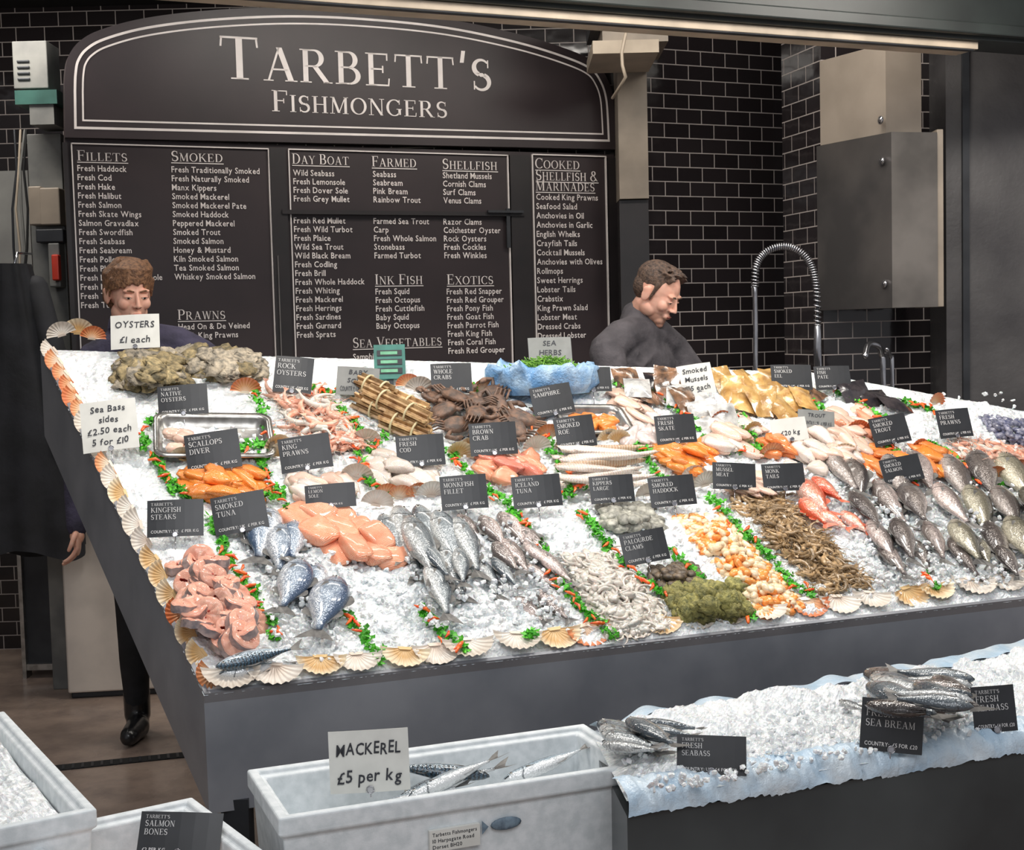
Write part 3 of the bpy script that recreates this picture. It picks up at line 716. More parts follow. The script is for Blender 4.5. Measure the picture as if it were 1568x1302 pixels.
for P in paths:
    for (xa,ya),(xb,yb) in zip(P,P[1:]):
        n=max(2,int(math.hypot(xb-xa,yb-ya)/5.5))
        for i in range(n):
            t=i/n; x=xa+(xb-xa)*t+R(-5,5); y=ya+(yb-ya)*t+R(-3,3)
            if random.random()<.78: sprig(mb,ST.fr(x,y,R(0,6),.022),R(.014,.022))
            if random.random()<.38: chili(mb,ST.fr(x+R(-8,8),y+R(-5,5),R(0,6),.035),R(.012,.019))
mb.obj('parsley_and_chili_garnish')
# steel trays
def rrect(w,h,r,z,n=5):
    P=[]
    for cx,cy,a0 in ((w/2-r,h/2-r,0),(-w/2+r,h/2-r,90),(-w/2+r,-h/2+r,180),(w/2-r,-h/2+r,270)):
        for i in range(n+1):
            a=math.radians(a0+90*i/n); P.append((cx+r*cos(a),cy+r*sin(a),z))
    return P
def tray(mb,M,w,h,d,mat,lip=.015):
    Ls=[rrect(w,h,.04,-.008),rrect(w,h,.04,0),rrect(w-2*lip,h-2*lip,.035,0),rrect(w-2*lip-.01,h-2*lip-.01,.035,-.01),rrect(w-2*lip-.03,h-2*lip-.03,.03,-d)]
    k=len(Ls[0]); V=sum(Ls,[]); Fc=[]
    for j in range(len(Ls)-1):
        for i in range(k): a=j*k+i;b_=j*k+(i+1)%k; Fc.append((a,b_,b_+k,a+k))
    Fc.append(tuple(range((len(Ls)-1)*k,len(Ls)*k))); mb.add(V,Fc,mat,M)
for nm,(x,y,w,h,a) in (('x',(328,664,.38,.27,-.12)),('y',(910,640,.26,.2,-.1))):
    t=empty('steel_tray',ST.pt(x,y,.05)); mb=MB(); M=ST.fr(x,y,a,.055); tray(mb,M,w,h,.045,STEEL); mb.obj('pan',t)
    mb=MB()
    for k in range(7 if nm=='x' else 18):
        Mk=M@Matrix.Translation((R(-.36,-.15)*w if nm=='x' else R(-.3,.3)*w,R(-.3,.1)*h,-.03+R(0,.015)))@Euler((0,0,R(0,6))).to_matrix().to_4x4()
        slab(mb,Mk,.06,.045,.03,PFIL if nm=='x' else ORNG,.2)
    mb.obj('contents',t)
def packs(name,lst,mat,w=.09,h=.14):
    mb=MB()
    for x,y,a in lst:
        M=ST.fr(x,y,a,.03+R(0,.03))@Euler((R(0,.7),R(-.3,.3),0)).to_matrix().to_4x4()
        V=[];Fc=[];n=8
        for j in range(n+1):
            for i in range(n+1):
                u,v=i/n*2-1,j/n*2-1; V.append((u*w*.5,v*h*.5,.014*(1-u*u)*(1-v*v)+.005*noise.noise(Vector((u*3,v*3,x)))))
        for j in range(n):
            for i in range(n): q=j*(n+1)+i; Fc.append((q,q+1,q+n+2,q+n+1))
        mb.add(V,Fc,random.choice(mat) if isinstance(mat,list) else mat,M)
    return mb.obj(name)
packs('smoked_salmon_packs',[(960+k*16,583+(k%3)*11,R(-.4,.4)) for k in range(6)]+[(1030,600,.2),(1020,585,-.2),(1050,612,.1)],[PACKD,PACKK,PACKW,PACKD],.1,.13)
packs('kipper_packs_gold',[(1112+R(-4,4)+k*12,585+(k%3)*14,R(-.6,.6)) for k in range(11)]+[(1160,615,.2),(1195,625,.1),(1230,610,-.2),(1150,600,.5)],[PACKG,PACKG,PACKG,PACKD],.09,.15)
packs('foil_fish_packs',[(1080,635,0),(1110,640,.1),(1095,655,.2),(1065,618,-.1)],PACKW,.12,.12)
packs('dark_smoked_packs',[(1310,602,.2),(1340,610,.1),(1370,618,0)],[PACKK],.14,.10)
# blue bag of samphire
bag=empty('samphire_bag',ST.pt(835,605,0)); mb=MB()
M=ST.fr(833,603,0,.02); M=frame(M.translation,Vector((1,.3,0)),Vector((0,0,1)))
V=[];Fc=[];n=48;prof=[(.0,0),(.15,0),(.18,.035),(.175,.075),(.182,.105),(.155,.105),(.13,.075),(0,.06)]
for j,(r_,z_) in enumerate(prof):
    for i in range(n):
        a=2*pi*i/n; k=1+.2*noise.noise(Vector((cos(a)*4,sin(a)*4,j*.6))); V.append((r_*k*1.15*cos(a),r_*k*.75*sin(a),z_+(.045*noise.noise(Vector((cos(a)*5,sin(a)*5,j*.4))) if j in (3,4,5) else 0)))
for j in range(len(prof)-1):
    for i in range(n): q=j*n+i;b_=j*n+(i+1)%n; Fc.append((q,b_,b_+n,q+n))
mb.add(V,Fc,BAG2,M); mb.obj('liner',bag)
mb=MB()
for k in range(420):
    a=R(0,6.3);r_=math.sqrt(R(0,1))*.125; p=Vector((r_*1.1*cos(a),r_*.7*sin(a),.075+.05*(1-(r_/.125)**2)*R(.3,1)+.01))
    d=Vector((R(-1,1),R(-1,1),R(-.2,.4))).normalized()*.016
    tube(mb,[tuple(p),tuple(p+d),tuple(p+d*1.7+Vector((0,0,.004)))],.0022,LEMON,4,M,caps=False)
mb.obj('samphire',bag)
# ------------------------------------------------ price cards
def card(x0,y0,x1,y1,lines,kind='b',tilt=0,surf=None,o=.05,yaw=.12,lean=.35,name='price_card'):
    surf=surf or ST
    xc=(x0+x1)/2; p=surf.pt(xc,y1,o); D=p.y; w=(x1-x0)/F*D*1.03; h=(y1-y0)/F*D*1.06
    X=Vector((cos(yaw),sin(yaw),0)); up=Vector((-sin(yaw)*sin(lean),cos(yaw)*sin(lean),cos(lean))); Z=X.cross(up)
    M=frame(p,X,Z)@Matrix.Rotation(tilt,4,'Z')
    mb=MB(); face={'b':CARDB,'w':CARDW,'g':CARDG}[kind]; ink=CWHITE if kind=='b' else INK
    V=[];Fc=[];n=6
    for z in (0,-.0015):
        for j in (0,1):
            for i in range(n+1):
                u=i/n*2-1; V.append((u*w/2,j*h,z+.004*(1-u*u)))
    k=n+1
    for i in range(n):
        Fc+=[(i,i+1,i+1+k,i+k),(i+2*k,i+3*k,i+1+3*k,i+1+2*k),(i,i+2*k,i+1+2*k,i+1),(i+k,i+1+k,i+1+3*k,i+3*k)]
    Fc+=[(0,k,3*k,2*k),(n,n+2*k,n+3*k,n+k)]
    mb.add(V,Fc,face,M,smooth=False)
    Mt=M@Matrix.Translation((0,0,.0052))
    if kind=='b':
        serif(mb,"TARBETT'S",Mt@Matrix.Translation((-w*.43,h*.84,0)),h*.08,ink)
        yy=h*.66
        for l in lines[:-1]:
            serif(mb,l,Mt@Matrix.Translation((-w*.43,yy,0)),h*.135,ink,maxw=w*.8); yy-=h*.19
        text(mb,lines[-1],Mt@Matrix.Translation((-w*.43,h*.1,0)),h*.11,ink,w*.85)
    else:
        k=len(lines); yy=h*(1-.9/k*.75-.05)
        for l in lines:
            text(mb,l,Mt@Matrix.Translation((0,yy,0)),min(h*.7/k,h*.27),ink,w*.82,True,.12,jit=.06); yy-=h*.88/k
    P=[(.008*cos(2*pi*i/10),.006+.008*sin(2*pi*i/10),.008) for i in range(11)]
    tube(mb,P,.0013,CHROME,4,M,caps=False)
    boxm(mb,M,-.006,.006,-.0,.012,-.004,.007,CHROME)
    tube(mb,[(0,.004,-.002),(0,-o*.9-.02,-.002)],.0018,CHROME,5,M,caps=False)
    return mb.obj(name)
PR='COUNTRY: UK  £ PER KG'
cards=[(245,590,318,636,['NATIVE','OYSTERS',PR],'b',.06),(418,547,475,602,['ROCK','OYSTERS',PR],'b',-.12),(515,563,578,606,['BABY','SQUID',PR],'g',-.1),(662,557,723,603,['WHOLE','CRABS',PR],'b',0),
(812,517,877,565,['SEA','HERBS',PR],'g',0),(820,590,882,636,['SAMPHIRE',PR],'b',.15),(855,638,915,686,['SMOKED','ROE',PR],'b',.1),(722,648,793,697,['BROWN','CRAB',PR],'b',.03),(610,667,682,714,['FRESH','COD',PR],'b',.04),
(433,668,510,720,['KING','PRAWNS',PR],'b',.12),(290,662,370,720,['SCALLOPS','DIVER',PR],'b',.12),(227,767,310,822,['KINGFISH','STEAKS',PR],'b',0),(332,757,412,815,['SMOKED','TUNA',PR],'b',.15),(470,742,545,778,['LEMON','SOLE',PR],'b',.05),
(678,729,748,780,['MONKFISH','FILLET',PR],'b',.04),(788,729,862,777,['ICELAND','TUNA',PR],'b',.05),(906,729,973,770,['KIPPERS','LARGE',PR],'b',.03),(998,730,1068,775,['SMOKED','HADDOCK',PR],'b',.06),(958,814,1028,862,['PALOURDE','CLAMS',PR],'b',.15),
(1007,636,1068,679,['FRESH','SKATE',PR],'b',.04),(1092,710,1158,750,['MUSSEL','MEAT',PR],'b',-.08),(1170,711,1235,752,['MONK','TAILS',PR],'b',0),(1183,559,1245,597,['SMOKED','EEL',PR],'b',-.03),(1250,561,1305,597,['FISH','PATE',PR],'b',0),
(880,563,937,600,['OCTOPUS',PR],'b',0),(1340,637,1398,680,['SMOKED','TROUT',PR],'b',.15),(1440,627,1492,670,['FRESH','PRAWNS',PR],'b',.06),(1355,700,1418,738,['SMOKED','SALMON',PR],'b',.15),(1222,629,1278,656,['TROUT',PR],'g',-.12),
(172,482,243,534,['OYSTERS','£1 each'],'w',.03),(130,614,212,690,['Sea Bass','sides','£2.50 each','5 for £10'],'w',.1),(1045,558,1098,604,['Smoked','Mussels','£5 each'],'w',.12),(1185,641,1240,676,['£20 kg'],'w',.08)]
for c in cards: card(*c)
sc_=empty('digital_scale',ST.pt(598,590,.02)); mb=MB()
TEAL=mk('scale_teal',C(60,130,118),C(48,110,100),20,.4); LCD=mk('scale_lcd',C(120,190,150),C(90,160,120),30,.3)
p=ST.pt(598,592,.02); M=frame(p,Vector((1,.1,0)),Vector((.1,-1,.25))); D=p.y/F
boxm(mb,M,-24*D,24*D,12*D,66*D,-.03,.0,TEAL); boxm(mb,M,-5*D,5*D,-10*D,14*D,-.022,-.008,DARKM)
for k in range(3): boxm(mb,M,-19*D,19*D,(20+14*k)*D,(29+14*k)*D,0,.003,DARKM); boxm(mb,M,-14*D,12*D,(22+14*k)*D,(27+14*k)*D,.003,.004,LCD)
bev(mb.obj('display',sc_),.004)
# ------------------------------------------------ foreground counter and boxes
H1=.70
def fishbox(name,pa,pl,ps,hgt=.2,th=.028,dep=.14,mat=EPS,length=None,wid=None):
    X=(pl-pa); L=length or X.length; X.normalize(); Y=(ps-pa); W=wid or Y.length; Z=Vector((0,0,1))
    Yp=Z.cross(X); Yp=Yp if Yp.dot(Y)>0 else -Yp
    M=Matrix((X,Yp,Z)).transposed().to_4x4(); M.translation=pa
    mb=MB(); t=th
    O=lambda z,i,r=.0:[(i,i,z),(L-i,i,z),(L-i,W-i,z),(i,W-i,z)]
    Ls=[O(-hgt,.012),O(-.045,.004),O(-.04,-.006),O(0,-.006),O(0,t*.55),O(-.012,t*.6),O(-.012,t),O(-dep,t+.01)]
    V=sum(Ls,[]);Fc=[(3,2,1,0)]
    for j in range(len(Ls)-1):
        for i in range(4): a=j*4+i;b_=j*4+(i+1)%4; Fc.append((a,b_,b_+4,a+4))
    k=(len(Ls)-1)*4; Fc.append((k,k+1,k+2,k+3)); mb.add(V,Fc,mat,M,smooth=False)
    o=mb.obj('box',name); bev(o,.006,3); return M,L,W
pa=at_z(430,1252,H1);pl=at_z(987,1168,H1);ps=at_z(322,1190,H1)
fb=empty('polystyrene_fish_box',pa); Mb,Lb,Wb=fishbox(fb,pa,pl,ps)
mb=MB()
for (x,y,a,z,l) in ((.30,.12,.30,-.055,.26),(.50,.17,2.85,-.05,.26),(.55,.2,.1,-.075,.25),(.30,.2,.05,-.08,.27),(.2,.16,-.1,-.09,.26)):
    fish(mb,Mb@Matrix.Translation((x,y,z))@Euler((R(-.3,.3),-.16,a)).to_matrix().to_4x4(),l,.19,.13,(MACK,FIN),R(-.2,.2),1,HM)
mb.obj('mackerel',fb)
mb=MB()
Mf=frame(Mb@Vector((Lb*.38,-.001,-.12)),Mb.to_3x3().col[0].copy(),Mb.to_3x3()@Vector((0,-1,0)))
boxm(mb,Mf,0,.11,0,.045,-.006,.004,CARDW)
for k,l in enumerate(["Tarbetts Fishmongers","10 Harpsgate Road","Dorset BH20"]): text(mb,l,Mf@Matrix.Translation((.006,.032-.013*k,.0045)),.011,INK,.098)
LOGO=mk('logo_grey',C(120,140,155),C(80,95,110),60,.5)
ell(mb,Mf@Matrix.Translation((.17,.035,.0)),(.035,.014,.004),LOGO,16,6); mb.add([(.13,.035,.003),(.115,.05,.003),(.115,.02,.003)],[(0,1,2)],LOGO,Mf,smooth=False)
mb.obj('label',fb)
RIM=Surf(Vector((0,0,H1)),Vector((0,0,1)),Vector((1,0,0)))
card(507,1122,628,1213,['MACKEREL','£5 per kg'],'w',.02,RIM,-.01,yaw=.05,lean=.12)
pa=at_z(143,1238,H1);pl=at_z(4,1090,H1); d=(pl-pa).normalized(); pr=Vector((-d.y,d.x,0)); pr=pr if pr.x<0 else -pr
fb2=empty('polystyrene_fish_box',pa); M2,L2_,W2=fishbox(fb2,pa,pl,pa+pr*.4,hgt=.22)
mb=MB(); V=[];Fc=[];n=60
for j in range(n+1):
    for i in range(n+1):
        x=.035+(L2_-.07)*i/n; y=.035+(W2-.07)*j/n; e=min(1,min(i,n-i,j,n-j)/4)
        V.append((x,y,-.05+e*(.03+.02*noise.noise(Vector((x*9,y*9,0)))+.01*noise.noise(Vector((x*40,y*40,0)))+R(-.003,.003))))
for j in range(n):
    for i in range(n): a=j*(n+1)+i; Fc.append((a,a+1,a+n+2,a+n+1))
mb.add(V,Fc,ICE,M2,smooth=False); mb.obj('ice',fb2)
pa=at_z(292,1222,.64);pl=at_z(405,1306,.64);ps=at_z(148,1243,.64)
fb3=empty('polystyrene_fish_box',pa); M3,L3_,W3=fishbox(fb3,pa,pl,ps,length=.5,wid=.36)
mb=MB()
for k in range(14):
    slab(mb,M3@Matrix.Translation((R(.08,.4),R(.06,.3),-.12+R(0,.03)))@Euler((0,0,R(0,6))).to_matrix().to_4x4(),.14,.05,.03,random.choice([SALP,WFIL]))
mb.obj('salmon_bones',fb3)
card(208,1248,335,1312,['SALMON','BONES','£2 PER KG'],'b',-.05,Surf(Vector((0,0,.6)),Vector((0,0,1)),Vector((1,0,0))),.0,yaw=0,lean=.5)
def stand(M,L,W,z0,z1):
    boxm(mb,M,.03,L-.03,.03,W-.03,z0,z1,DARKM)
mb=MB(); stand(Matrix.Translation((0,0,-.205))@Mb,Lb,Wb,-.45,0); mb.obj('display_stand')
mb=MB(); stand(Matrix.Translation((0,0,-.225))@M2,L2_,W2,-.45,0); mb.obj('display_stand')
mb=MB(); stand(Matrix.Translation((0,0,-.205))@M3,L3_,W3,-.4,0); mb.obj('display_stand')
ZC=.68; CT=Surf(Vector((0,0,ZC)),Vector((0,0,1)),Vector((1,0,0)))
g1=CT.pt(960,1236);g2=CT.pt(1680,1121);g3=CT.pt(1680,985);g4=CT.pt(905,1128)
mb=MB(); P=[g1,g2,g3,g4]
V=[(p.x,p.y,0.02) for p in P]+[(p.x,p.y,ZC-.02) for p in P]; mb.add(V,BF,mk('counter_front',C(78,84,86),C(56,60,62),2,.25,metal=.3),smooth=False)
cn=empty('ice_display_counter',g1); mb.obj('body',cn)
cu_=Vector((g2-g1)).normalized()
mb=MB(); V=[];Fc=[];nx,ny=260,90
for j in range(ny+1):
    for i in range(nx+1):
        u,v=i/nx,j/ny; p=g1.lerp(g2,u).lerp(g4.lerp(g3,u),v); e=min(1,min(v,1-v)*7,min(u,1-u)*14)
        h=.012+e*(.02+.06*max(0,noise.noise(p*2.3)+.2)+.02*noise.noise(p*14)+.010*noise.noise(p*45)+R(-.002,.002)); V.append((p.x,p.y,ZC+h))
for j in range(ny):
    for i in range(nx): a=j*(nx+1)+i; Fc.append((a,a+1,a+nx+2,a+nx+1))
mb.add(V,Fc,ICE,smooth=False)
chunks([(930,1140),(1560,1020),(1560,1110),(1000,1215)],700,.03,.05,CT,.004,.009)
mb.obj('ice',cn)
mb=MB(); V=[];Fc=[];nx=260; out=Vector((cu_.y,-cu_.x,0))
prof=[(-.07,.038),(-.045,.044),(-.02,.036),(-.002,.024),(.006,.010),(.009,-.006),(.007,-.020)]
for j,(o_,z_) in enumerate(prof):
    for i in range(nx+1):
        p=g1.lerp(g2,i/nx); w=noise.noise(Vector((i*.11,j*.4,0))); w2=noise.noise(Vector((i*.45,j*.8,3)))
        q=p+out*(o_+.010*w+.006*w2); V.append((q.x,q.y,ZC+z_+.012*w*(1 if j in(0,1,6) else .4)+.007*w2))
for j in range(len(prof)-1):
    for i in range(nx): a=j*(nx+1)+i; Fc.append((a,a+1,a+nx+2,a+nx+1))
mb.add(V,Fc,BAG)
V=[];Fc=[]
for j,(o_,z_) in enumerate([(.08,.04),(.03,.045),(-.01,.025)]):
    for i in range(nx+1):
        p=g4.lerp(g3,i/nx); w=noise.noise(Vector((i*.07,j*.5,9))); q=p+out*(o_-.02*w); V.append((q.x,q.y,ZC+z_+.02*w))
for j in range(2):
    for i in range(nx): a=j*(nx+1)+i; Fc.append((a,a+nx+1,a+nx+2,a+1))
mb.add(V,Fc,BAG)
mb.obj('plastic_liner',cn)
fishes('sea_bass_pile',[(922+R(-6,6),1118+k*6,1010+R(-8,14),1160+R(-10,4),.03+.012*(k%3)) for k in range(7)]+[(980,1112,1075,1120,.05),(990,1120,1062,1140,.05),(960,1112,1040,1150,.07)],(BASS,FIN),.26,.17,surf=CT)
fishes('sea_bass_pile',[(1330+R(-8,8),1040+k*7,1450+R(-10,14),1085+R(-14,14)+k*3,.05+.02*(k%4)) for k in range(8)]+[(1490+R(-5,5),1050+k*8,1370+R(-15,15),1035+k*9,.09+.01*k) for k in range(6)]+[(1285,1078,1330,1092,.04),(1400,1060,1480,1100,.12),(1430,1050,1500,1095,.1)],[(BASS,FIN),(DARKF,FIN)],.27,.18,surf=CT)
CT2=Surf(Vector((0,0,ZC+.03)),Vector((0,0,1)),Vector((1,0,0)))
card(1037,1130,1142,1187,['FRESH','SEABASS','COUNTRY: UK  £4 FOR £10'],'b',-.03,CT2,.0,yaw=-.1,lean=.35)
card(1317,1076,1410,1152,['FRESH','SEA BREAM','COUNTRY:  £5 FOR £20'],'b',-.1,CT2,.0,yaw=-.1,lean=.2)
card(1492,1054,1560,1121,['FRESH','SEABASS','COUNTRY: £4 FOR £20'],'b',.02,CT2,.0,yaw=.1,lean=.2)
# ------------------------------------------------ menu board
p1=at_y(110,200,6.3); p2=at_z(930,226,p1.z); bu=(p2-p1).normalized(); bn=bu.cross(Vector((0,0,1)))
MBd=Matrix((bu,Vector((0,0,1)),bn)).transposed().to_4x4(); MBd.translation=p1
MBi=MBd.inverted()
def bp(x,y): q=MBi@hit(x,y,p1,bn); return q.x,q.y
def bsc(x,y): return (hit(x,y,p1,bn).y)/F
board=empty('menu_board',p1)
def smoothp(P,n=6):
    out=[]
    for i in range(len(P)-1):
        a=P[max(i-1,0)];b_=P[i];c=P[i+1];d=P[min(i+2,len(P)-1)]
        for k in range(n):
            t=k/n; out.append(tuple(.5*((2*b_[j])+(-a[j]+c[j])*t+(2*a[j]-5*b_[j]+4*c[j]-d[j])*t*t+(-a[j]+3*b_[j]-3*c[j]+d[j])*t**3) for j in (0,1)))
    out.append(P[-1]); return out
arch_px=[(98,140),(99,112),(104,88),(120,66),(152,48),(220,30),(320,18),(440,13),(560,18),(680,31),(790,54),(870,79),(908,98),(926,122),(935,150),(938,185)]
arch=[bp(99,212)]+smoothp([bp(*p) for p in arch_px])+[bp(940,230)]
mb=MB()
def prism(mb,P,z0,z1,mat,M):
    n=len(P); V=[(x,y,z0) for x,y in P]+[(x,y,z1) for x,y in P]
    mb.add(V,[tuple(range(n)),tuple(range(2*n-1,n-1,-1))]+[(i,(i+1)%n,(i+1)%n+n,i+n) for i in range(n)],mat,M,smooth=False)
prism(mb,arch[::-1],-.04,.03,BLACKP,MBd)
x0,_=bp(99,214);x1,_=bp(940,230); yb=-1.25
_,yt=bp(99,212)
boxm(mb,MBd,x0,x1,yb,yt,-.05,.0,BLACKP)
def offs(P,d):
    n=len(P);out=[]
    for i in range(n):
        a=Vector(P[i-1]);b_=Vector(P[i]);c=Vector(P[(i+1)%n]); e1=(b_-a).normalized();e2=(c-b_).normalized()
        n1=Vector((e1.y,-e1.x));n2=Vector((e2.y,-e2.x)); h_=(n1+n2).normalized()
        out.append(tuple(b_+h_/max(.4,h_.dot(n1))*d))
    return out
def ring(mb,P,d0,d1,z,mat):
    a=offs(P,d0);b_=offs(P,d1);n=len(P); V=[(x,y,z) for x,y in a]+[(x,y,z) for x,y in b_]
    mb.add(V,[(i,(i+1)%n,(i+1)%n+n,i+n) for i in range(n)],mat,MBd,smooth=False)
u=bsc(500,100)
ring(mb,arch,12*u,15.5*u,.032,LETTER); ring(mb,arch,23*u,25.5*u,.032,LETTER)
def rectline(xa,ya,xb,yb_,w=1.8):
    X0,Y0=bp(xa,ya);X1,_=bp(xb,yb_);k=bsc(xa,ya)*w
    for (a,b_,c,d) in ((X0,X1,Y0-k,Y0),(X0,X0+k,yb+.05,Y0),(X1-k,X1,yb+.05,Y0),(X0,X1,yb+.05,yb+.05+k)):
        boxm(mb,MBd,a,b_,c,d,0,.012,LETTER)
for xa,ya,xb,yb_ in ((108,219,411,228),(440,228,777,236),(813,236,927,240)): rectline(xa,ya,xb,yb_)
for xa,xb in ((414,438),(780,810),(930,941),(99,106)):
    X0,_=bp(xa,300);X1,_=bp(xb,300); boxm(mb,MBd,X0,X1,yb,yt-.02,0,.02,BLACKF)
RAIL=mk('rail_grey',C(120,116,114),C(95,92,90),6,.4)
for xa,xb,ya,yb_,m_ in ((424,429,392,560,RAIL),(772,779,320,380,DARKM)):
    X0,Y0=bp(xa,ya);X1,Y1=bp(xb,yb_); boxm(mb,MBd,X0,X1,Y1,Y0,.02,.03,m_)
X0,Y0=bp(430,322);X1,_=bp(800,322); boxm(mb,MBd,X0,X1,Y0-.02,Y0,.0,.03,BLACKF)
X0,Y0=bp(742,322);X1,_=bp(796,322); boxm(mb,MBd,X0,X1,Y0-.016,Y0-.004,.03,.05,DARKM)
mb.obj('panels',board)
mb=MB()
def Tm(x,y,z=.033): a,b_=bp(x,y); return MBd@Matrix.Translation((a,b_,z))
a,_=bp(335,123); b_,_=bp(754,140)
serif(mb,"Tarbett's",Tm(335,122),58*bsc(500,120)*1.06,LETTER,b_-a)
a,_=bp(414,172); b_,_=bp(684,182)
serif(mb,"Fishmongers",Tm(414,172),31*bsc(500,170),LETTER,b_-a)
def head(x,y,s,w):
    a,_=bp(x,y); b_,_=bp(x+w,y); serif(mb,s,Tm(x,y,.004),15.5*bsc(x,y),LETTER,b_-a)
    k=bsc(x,y); boxm(mb,Tm(x,y,.003),0,b_-a,-3.2*k,-1.9*k,0,.001,LETTER)
def items(x,y,L,sp=14.0,dx=.028):
    for l in L:
        if l: text(mb,l,Tm(x+(y-250)*dx,y,.004),12.8*bsc(x,y),LETTER,sx=.87)
        y+=sp
head(118,246,'Fillets',78); items(118,262,['Fresh Haddock','Fresh Cod','Fresh Hake','Fresh Halibut','Fresh Salmon','Fresh Skate Wings','Salmon Gravadlax','Fresh Swordfish','Fresh Seabass','Fresh Seabream','Fresh Pollock','Fresh Plaice','Fresh Lemon Sole Whole','Fresh Monkfish','Fresh Tuna','Fresh Turbot'])
head(262,247,'Smoked',80); items(262,264,['Fresh Traditionally Smoked','Fresh Naturally Smoked','Manx Kippers','Smoked Mackerel','Smoked Mackerel Pate','Smoked Haddock','Peppered Mackerel','Smoked Trout','Smoked Salmon','Honey & Mustard','Kiln Smoked Salmon','Tea Smoked Salmon','Whiskey Smoked Salmon'],13.7)
head(272,490,'Prawns',74); items(266,505,['Head On & De Veined','Fresh King Prawns','Crevettes'],13.7)
head(447,251,'Day Boat',88); items(448,269,['Wild Seabass','Fresh Lemonsole','Fresh Dover Sole','Fresh Grey Mullet'],13.2); items(447,342,['Fresh Red Mullet','Fresh Wild Turbot','Fresh Plaice','Wild Sea Trout','Wild Black Bream','Fresh Codling','Fresh Brill','Fresh Whole Haddock','Fresh Whiting','Fresh Mackerel','Fresh Herrings','Fresh Sardines','Fresh Gurnard','Fresh Sprats'],13.5)
head(569,255,'Farmed',69); items(570,271,['Seabass','Seabream','Pink Bream','Rainbow Trout'],13.0); items(569,343,['Farmed Sea Trout','Carp','Fresh Whole Salmon','Stonebass','Farmed Turbot'],13.2)
head(574,436,'Ink Fish',74); items(569,451,['Fresh Squid','Fresh Octopus','Fresh Cuttlefish','Baby Squid','Baby Octopus'],13.2)
head(540,533,'Sea Vegetables',137); items(532,551,['Samphire Grass'],13)
head(677,259,'Shellfish',85); items(677,273,['Shetland Mussels','Cornish Clams','Surf Clams','Venus Clams'],12.8); items(676,344,['Razor Clams','Colchester Oyster','Rock Oysters','Fresh Cockles','Fresh Winkles'],12.9)
head(684,436,'Exotics',72); items(678,451,['Fresh Red Snapper','Fresh Red Grouper','Fresh Pony Fish','Fresh Goat Fish','Fresh Parrot Fish','Fresh King Fish','Fresh Coral Fish','Fresh Red Grouper'],13)
head(819,258,'Cooked',69); head(820,276,'Shellfish &',96); head(820,292,'Marinades',91)
items(820,306,['Cooked King Prawns','Seafood Salad','Anchovies in Oil','Anchovies in Garlic','English Whelks','Crayfish Tails','Cocktail Mussels','Anchovies with Olives','Rollmops','Sweet Herrings','Lobster Tails','Crabstix','King Prawn Salad','Lobster Meat','Dressed Crabs','Dressed Lobster'],14.2,.012)
mb.obj('lettering',board)
# ------------------------------------------------ walls, floor, ceiling
def vwall(name,p,q,z0,z1,mat,th=.08,uvoff=0):
    mb=MB(); d=(q-p); L=d.length; X=d.normalized(); N=X.cross(Vector((0,0,1)))
    M=Matrix((X,Vector((0,0,1)),N)).transposed().to_4x4(); M.translation=Vector((p.x,p.y,0))
    V=[(0,z0,0),(L,z0,0),(L,z1,0),(0,z1,0),(0,z0,-th),(L,z0,-th),(L,z1,-th),(0,z1,-th)]
    mb.add(V,[(0,1,2,3),(5,4,7,6),(4,0,3,7),(1,5,6,2),(3,2,6,7),(4,5,1,0)],mat,M,T=[(v[0]+uvoff-v[2],v[1]) for v in V],smooth=False)
    return mb.obj(name)
vwall('wall_back',Vector((-4.2,7.4,0)),Vector((at_y(985,300,7.4).x,7.4,0)),0,3.4,TILE)
cB=at_y(945,100,7.12); cB2=at_y(990,100,7.12)
mb=MB()
zt=at_y(940,92,7.12).z; zb=at_y(940,305,7.12).z
boxm(mb,None,cB.x,cB2.x,7.12,7.38,zb,zt+.1,BEIGE); mb.obj('cream_wall_column')
mb=MB(); boxm(mb,None,cB.x,cB2.x,7.15,7.38,0,zb-.005,BLACKF); mb.obj('door_1')
mb=MB(); q=at_y(905,92,6.75); q2=at_y(1020,92,6.75)
boxm(mb,None,q.x,q2.x-.05,6.6,7.1,q.z,q.z+.06,CREAM); boxm(mb,None,q.x+.05,q2.x,6.65,7.1,q.z+.06,q.z+.14,BEIGE); boxm(mb,None,q.x+.0,q2.x-.1,6.65,7.1,q.z+.14,q.z+.22,DARKM)
tube(mb,[at_y(958,52,6.55),at_y(952,80,6.55),at_y(953,100,6.55),at_y(958,118,6.55),at_y(948,135,6.65),at_y(938,150,6.75)],.008,CREAM,6)
mb.obj('wall_bracket')
yw=math.radians(24)
t0=at_y(988,300,7.2); dirw=Vector((cos(yw),sin(yw),0))
t0.z=0; t1=t0+dirw*1.9
vwall('wall_tiled',t0,t1,0,3.4,TILE,.08,.03)
PB=at_y(1260,400,6.45); PB.z=0; pe=at_y(1449,400,6.62); pe.z=0
vwall('wall_pier',PB,pe,0,3.4,TILE,.4)
cab=empty('wall_cabinet',PB)
mb=MB()
def zz(x,y,Y=6.1): return at_y(x,y,Y).z
def cabv(xl,xm,xr,zt_,zb_,mat,mat2,Yb=6.42,Yf=6.05):
    a=at_y(xl,400,Yb);b_=at_y(xm,400,Yf);c=at_y(xr,400,Yf+.05);d=a+(c-b_)
    V=[(p.x,p.y,z) for z in (zb_,zt_) for p in (a,b_,c,d)]
    mb.add(V,[(0,1,5,4)],mat,smooth=False); mb.add(V,[(1,2,6,5)],mat2,smooth=False); mb.add(V,[(2,3,7,6),(3,0,4,7),(0,3,2,1),(4,5,6,7)],mat,smooth=False)
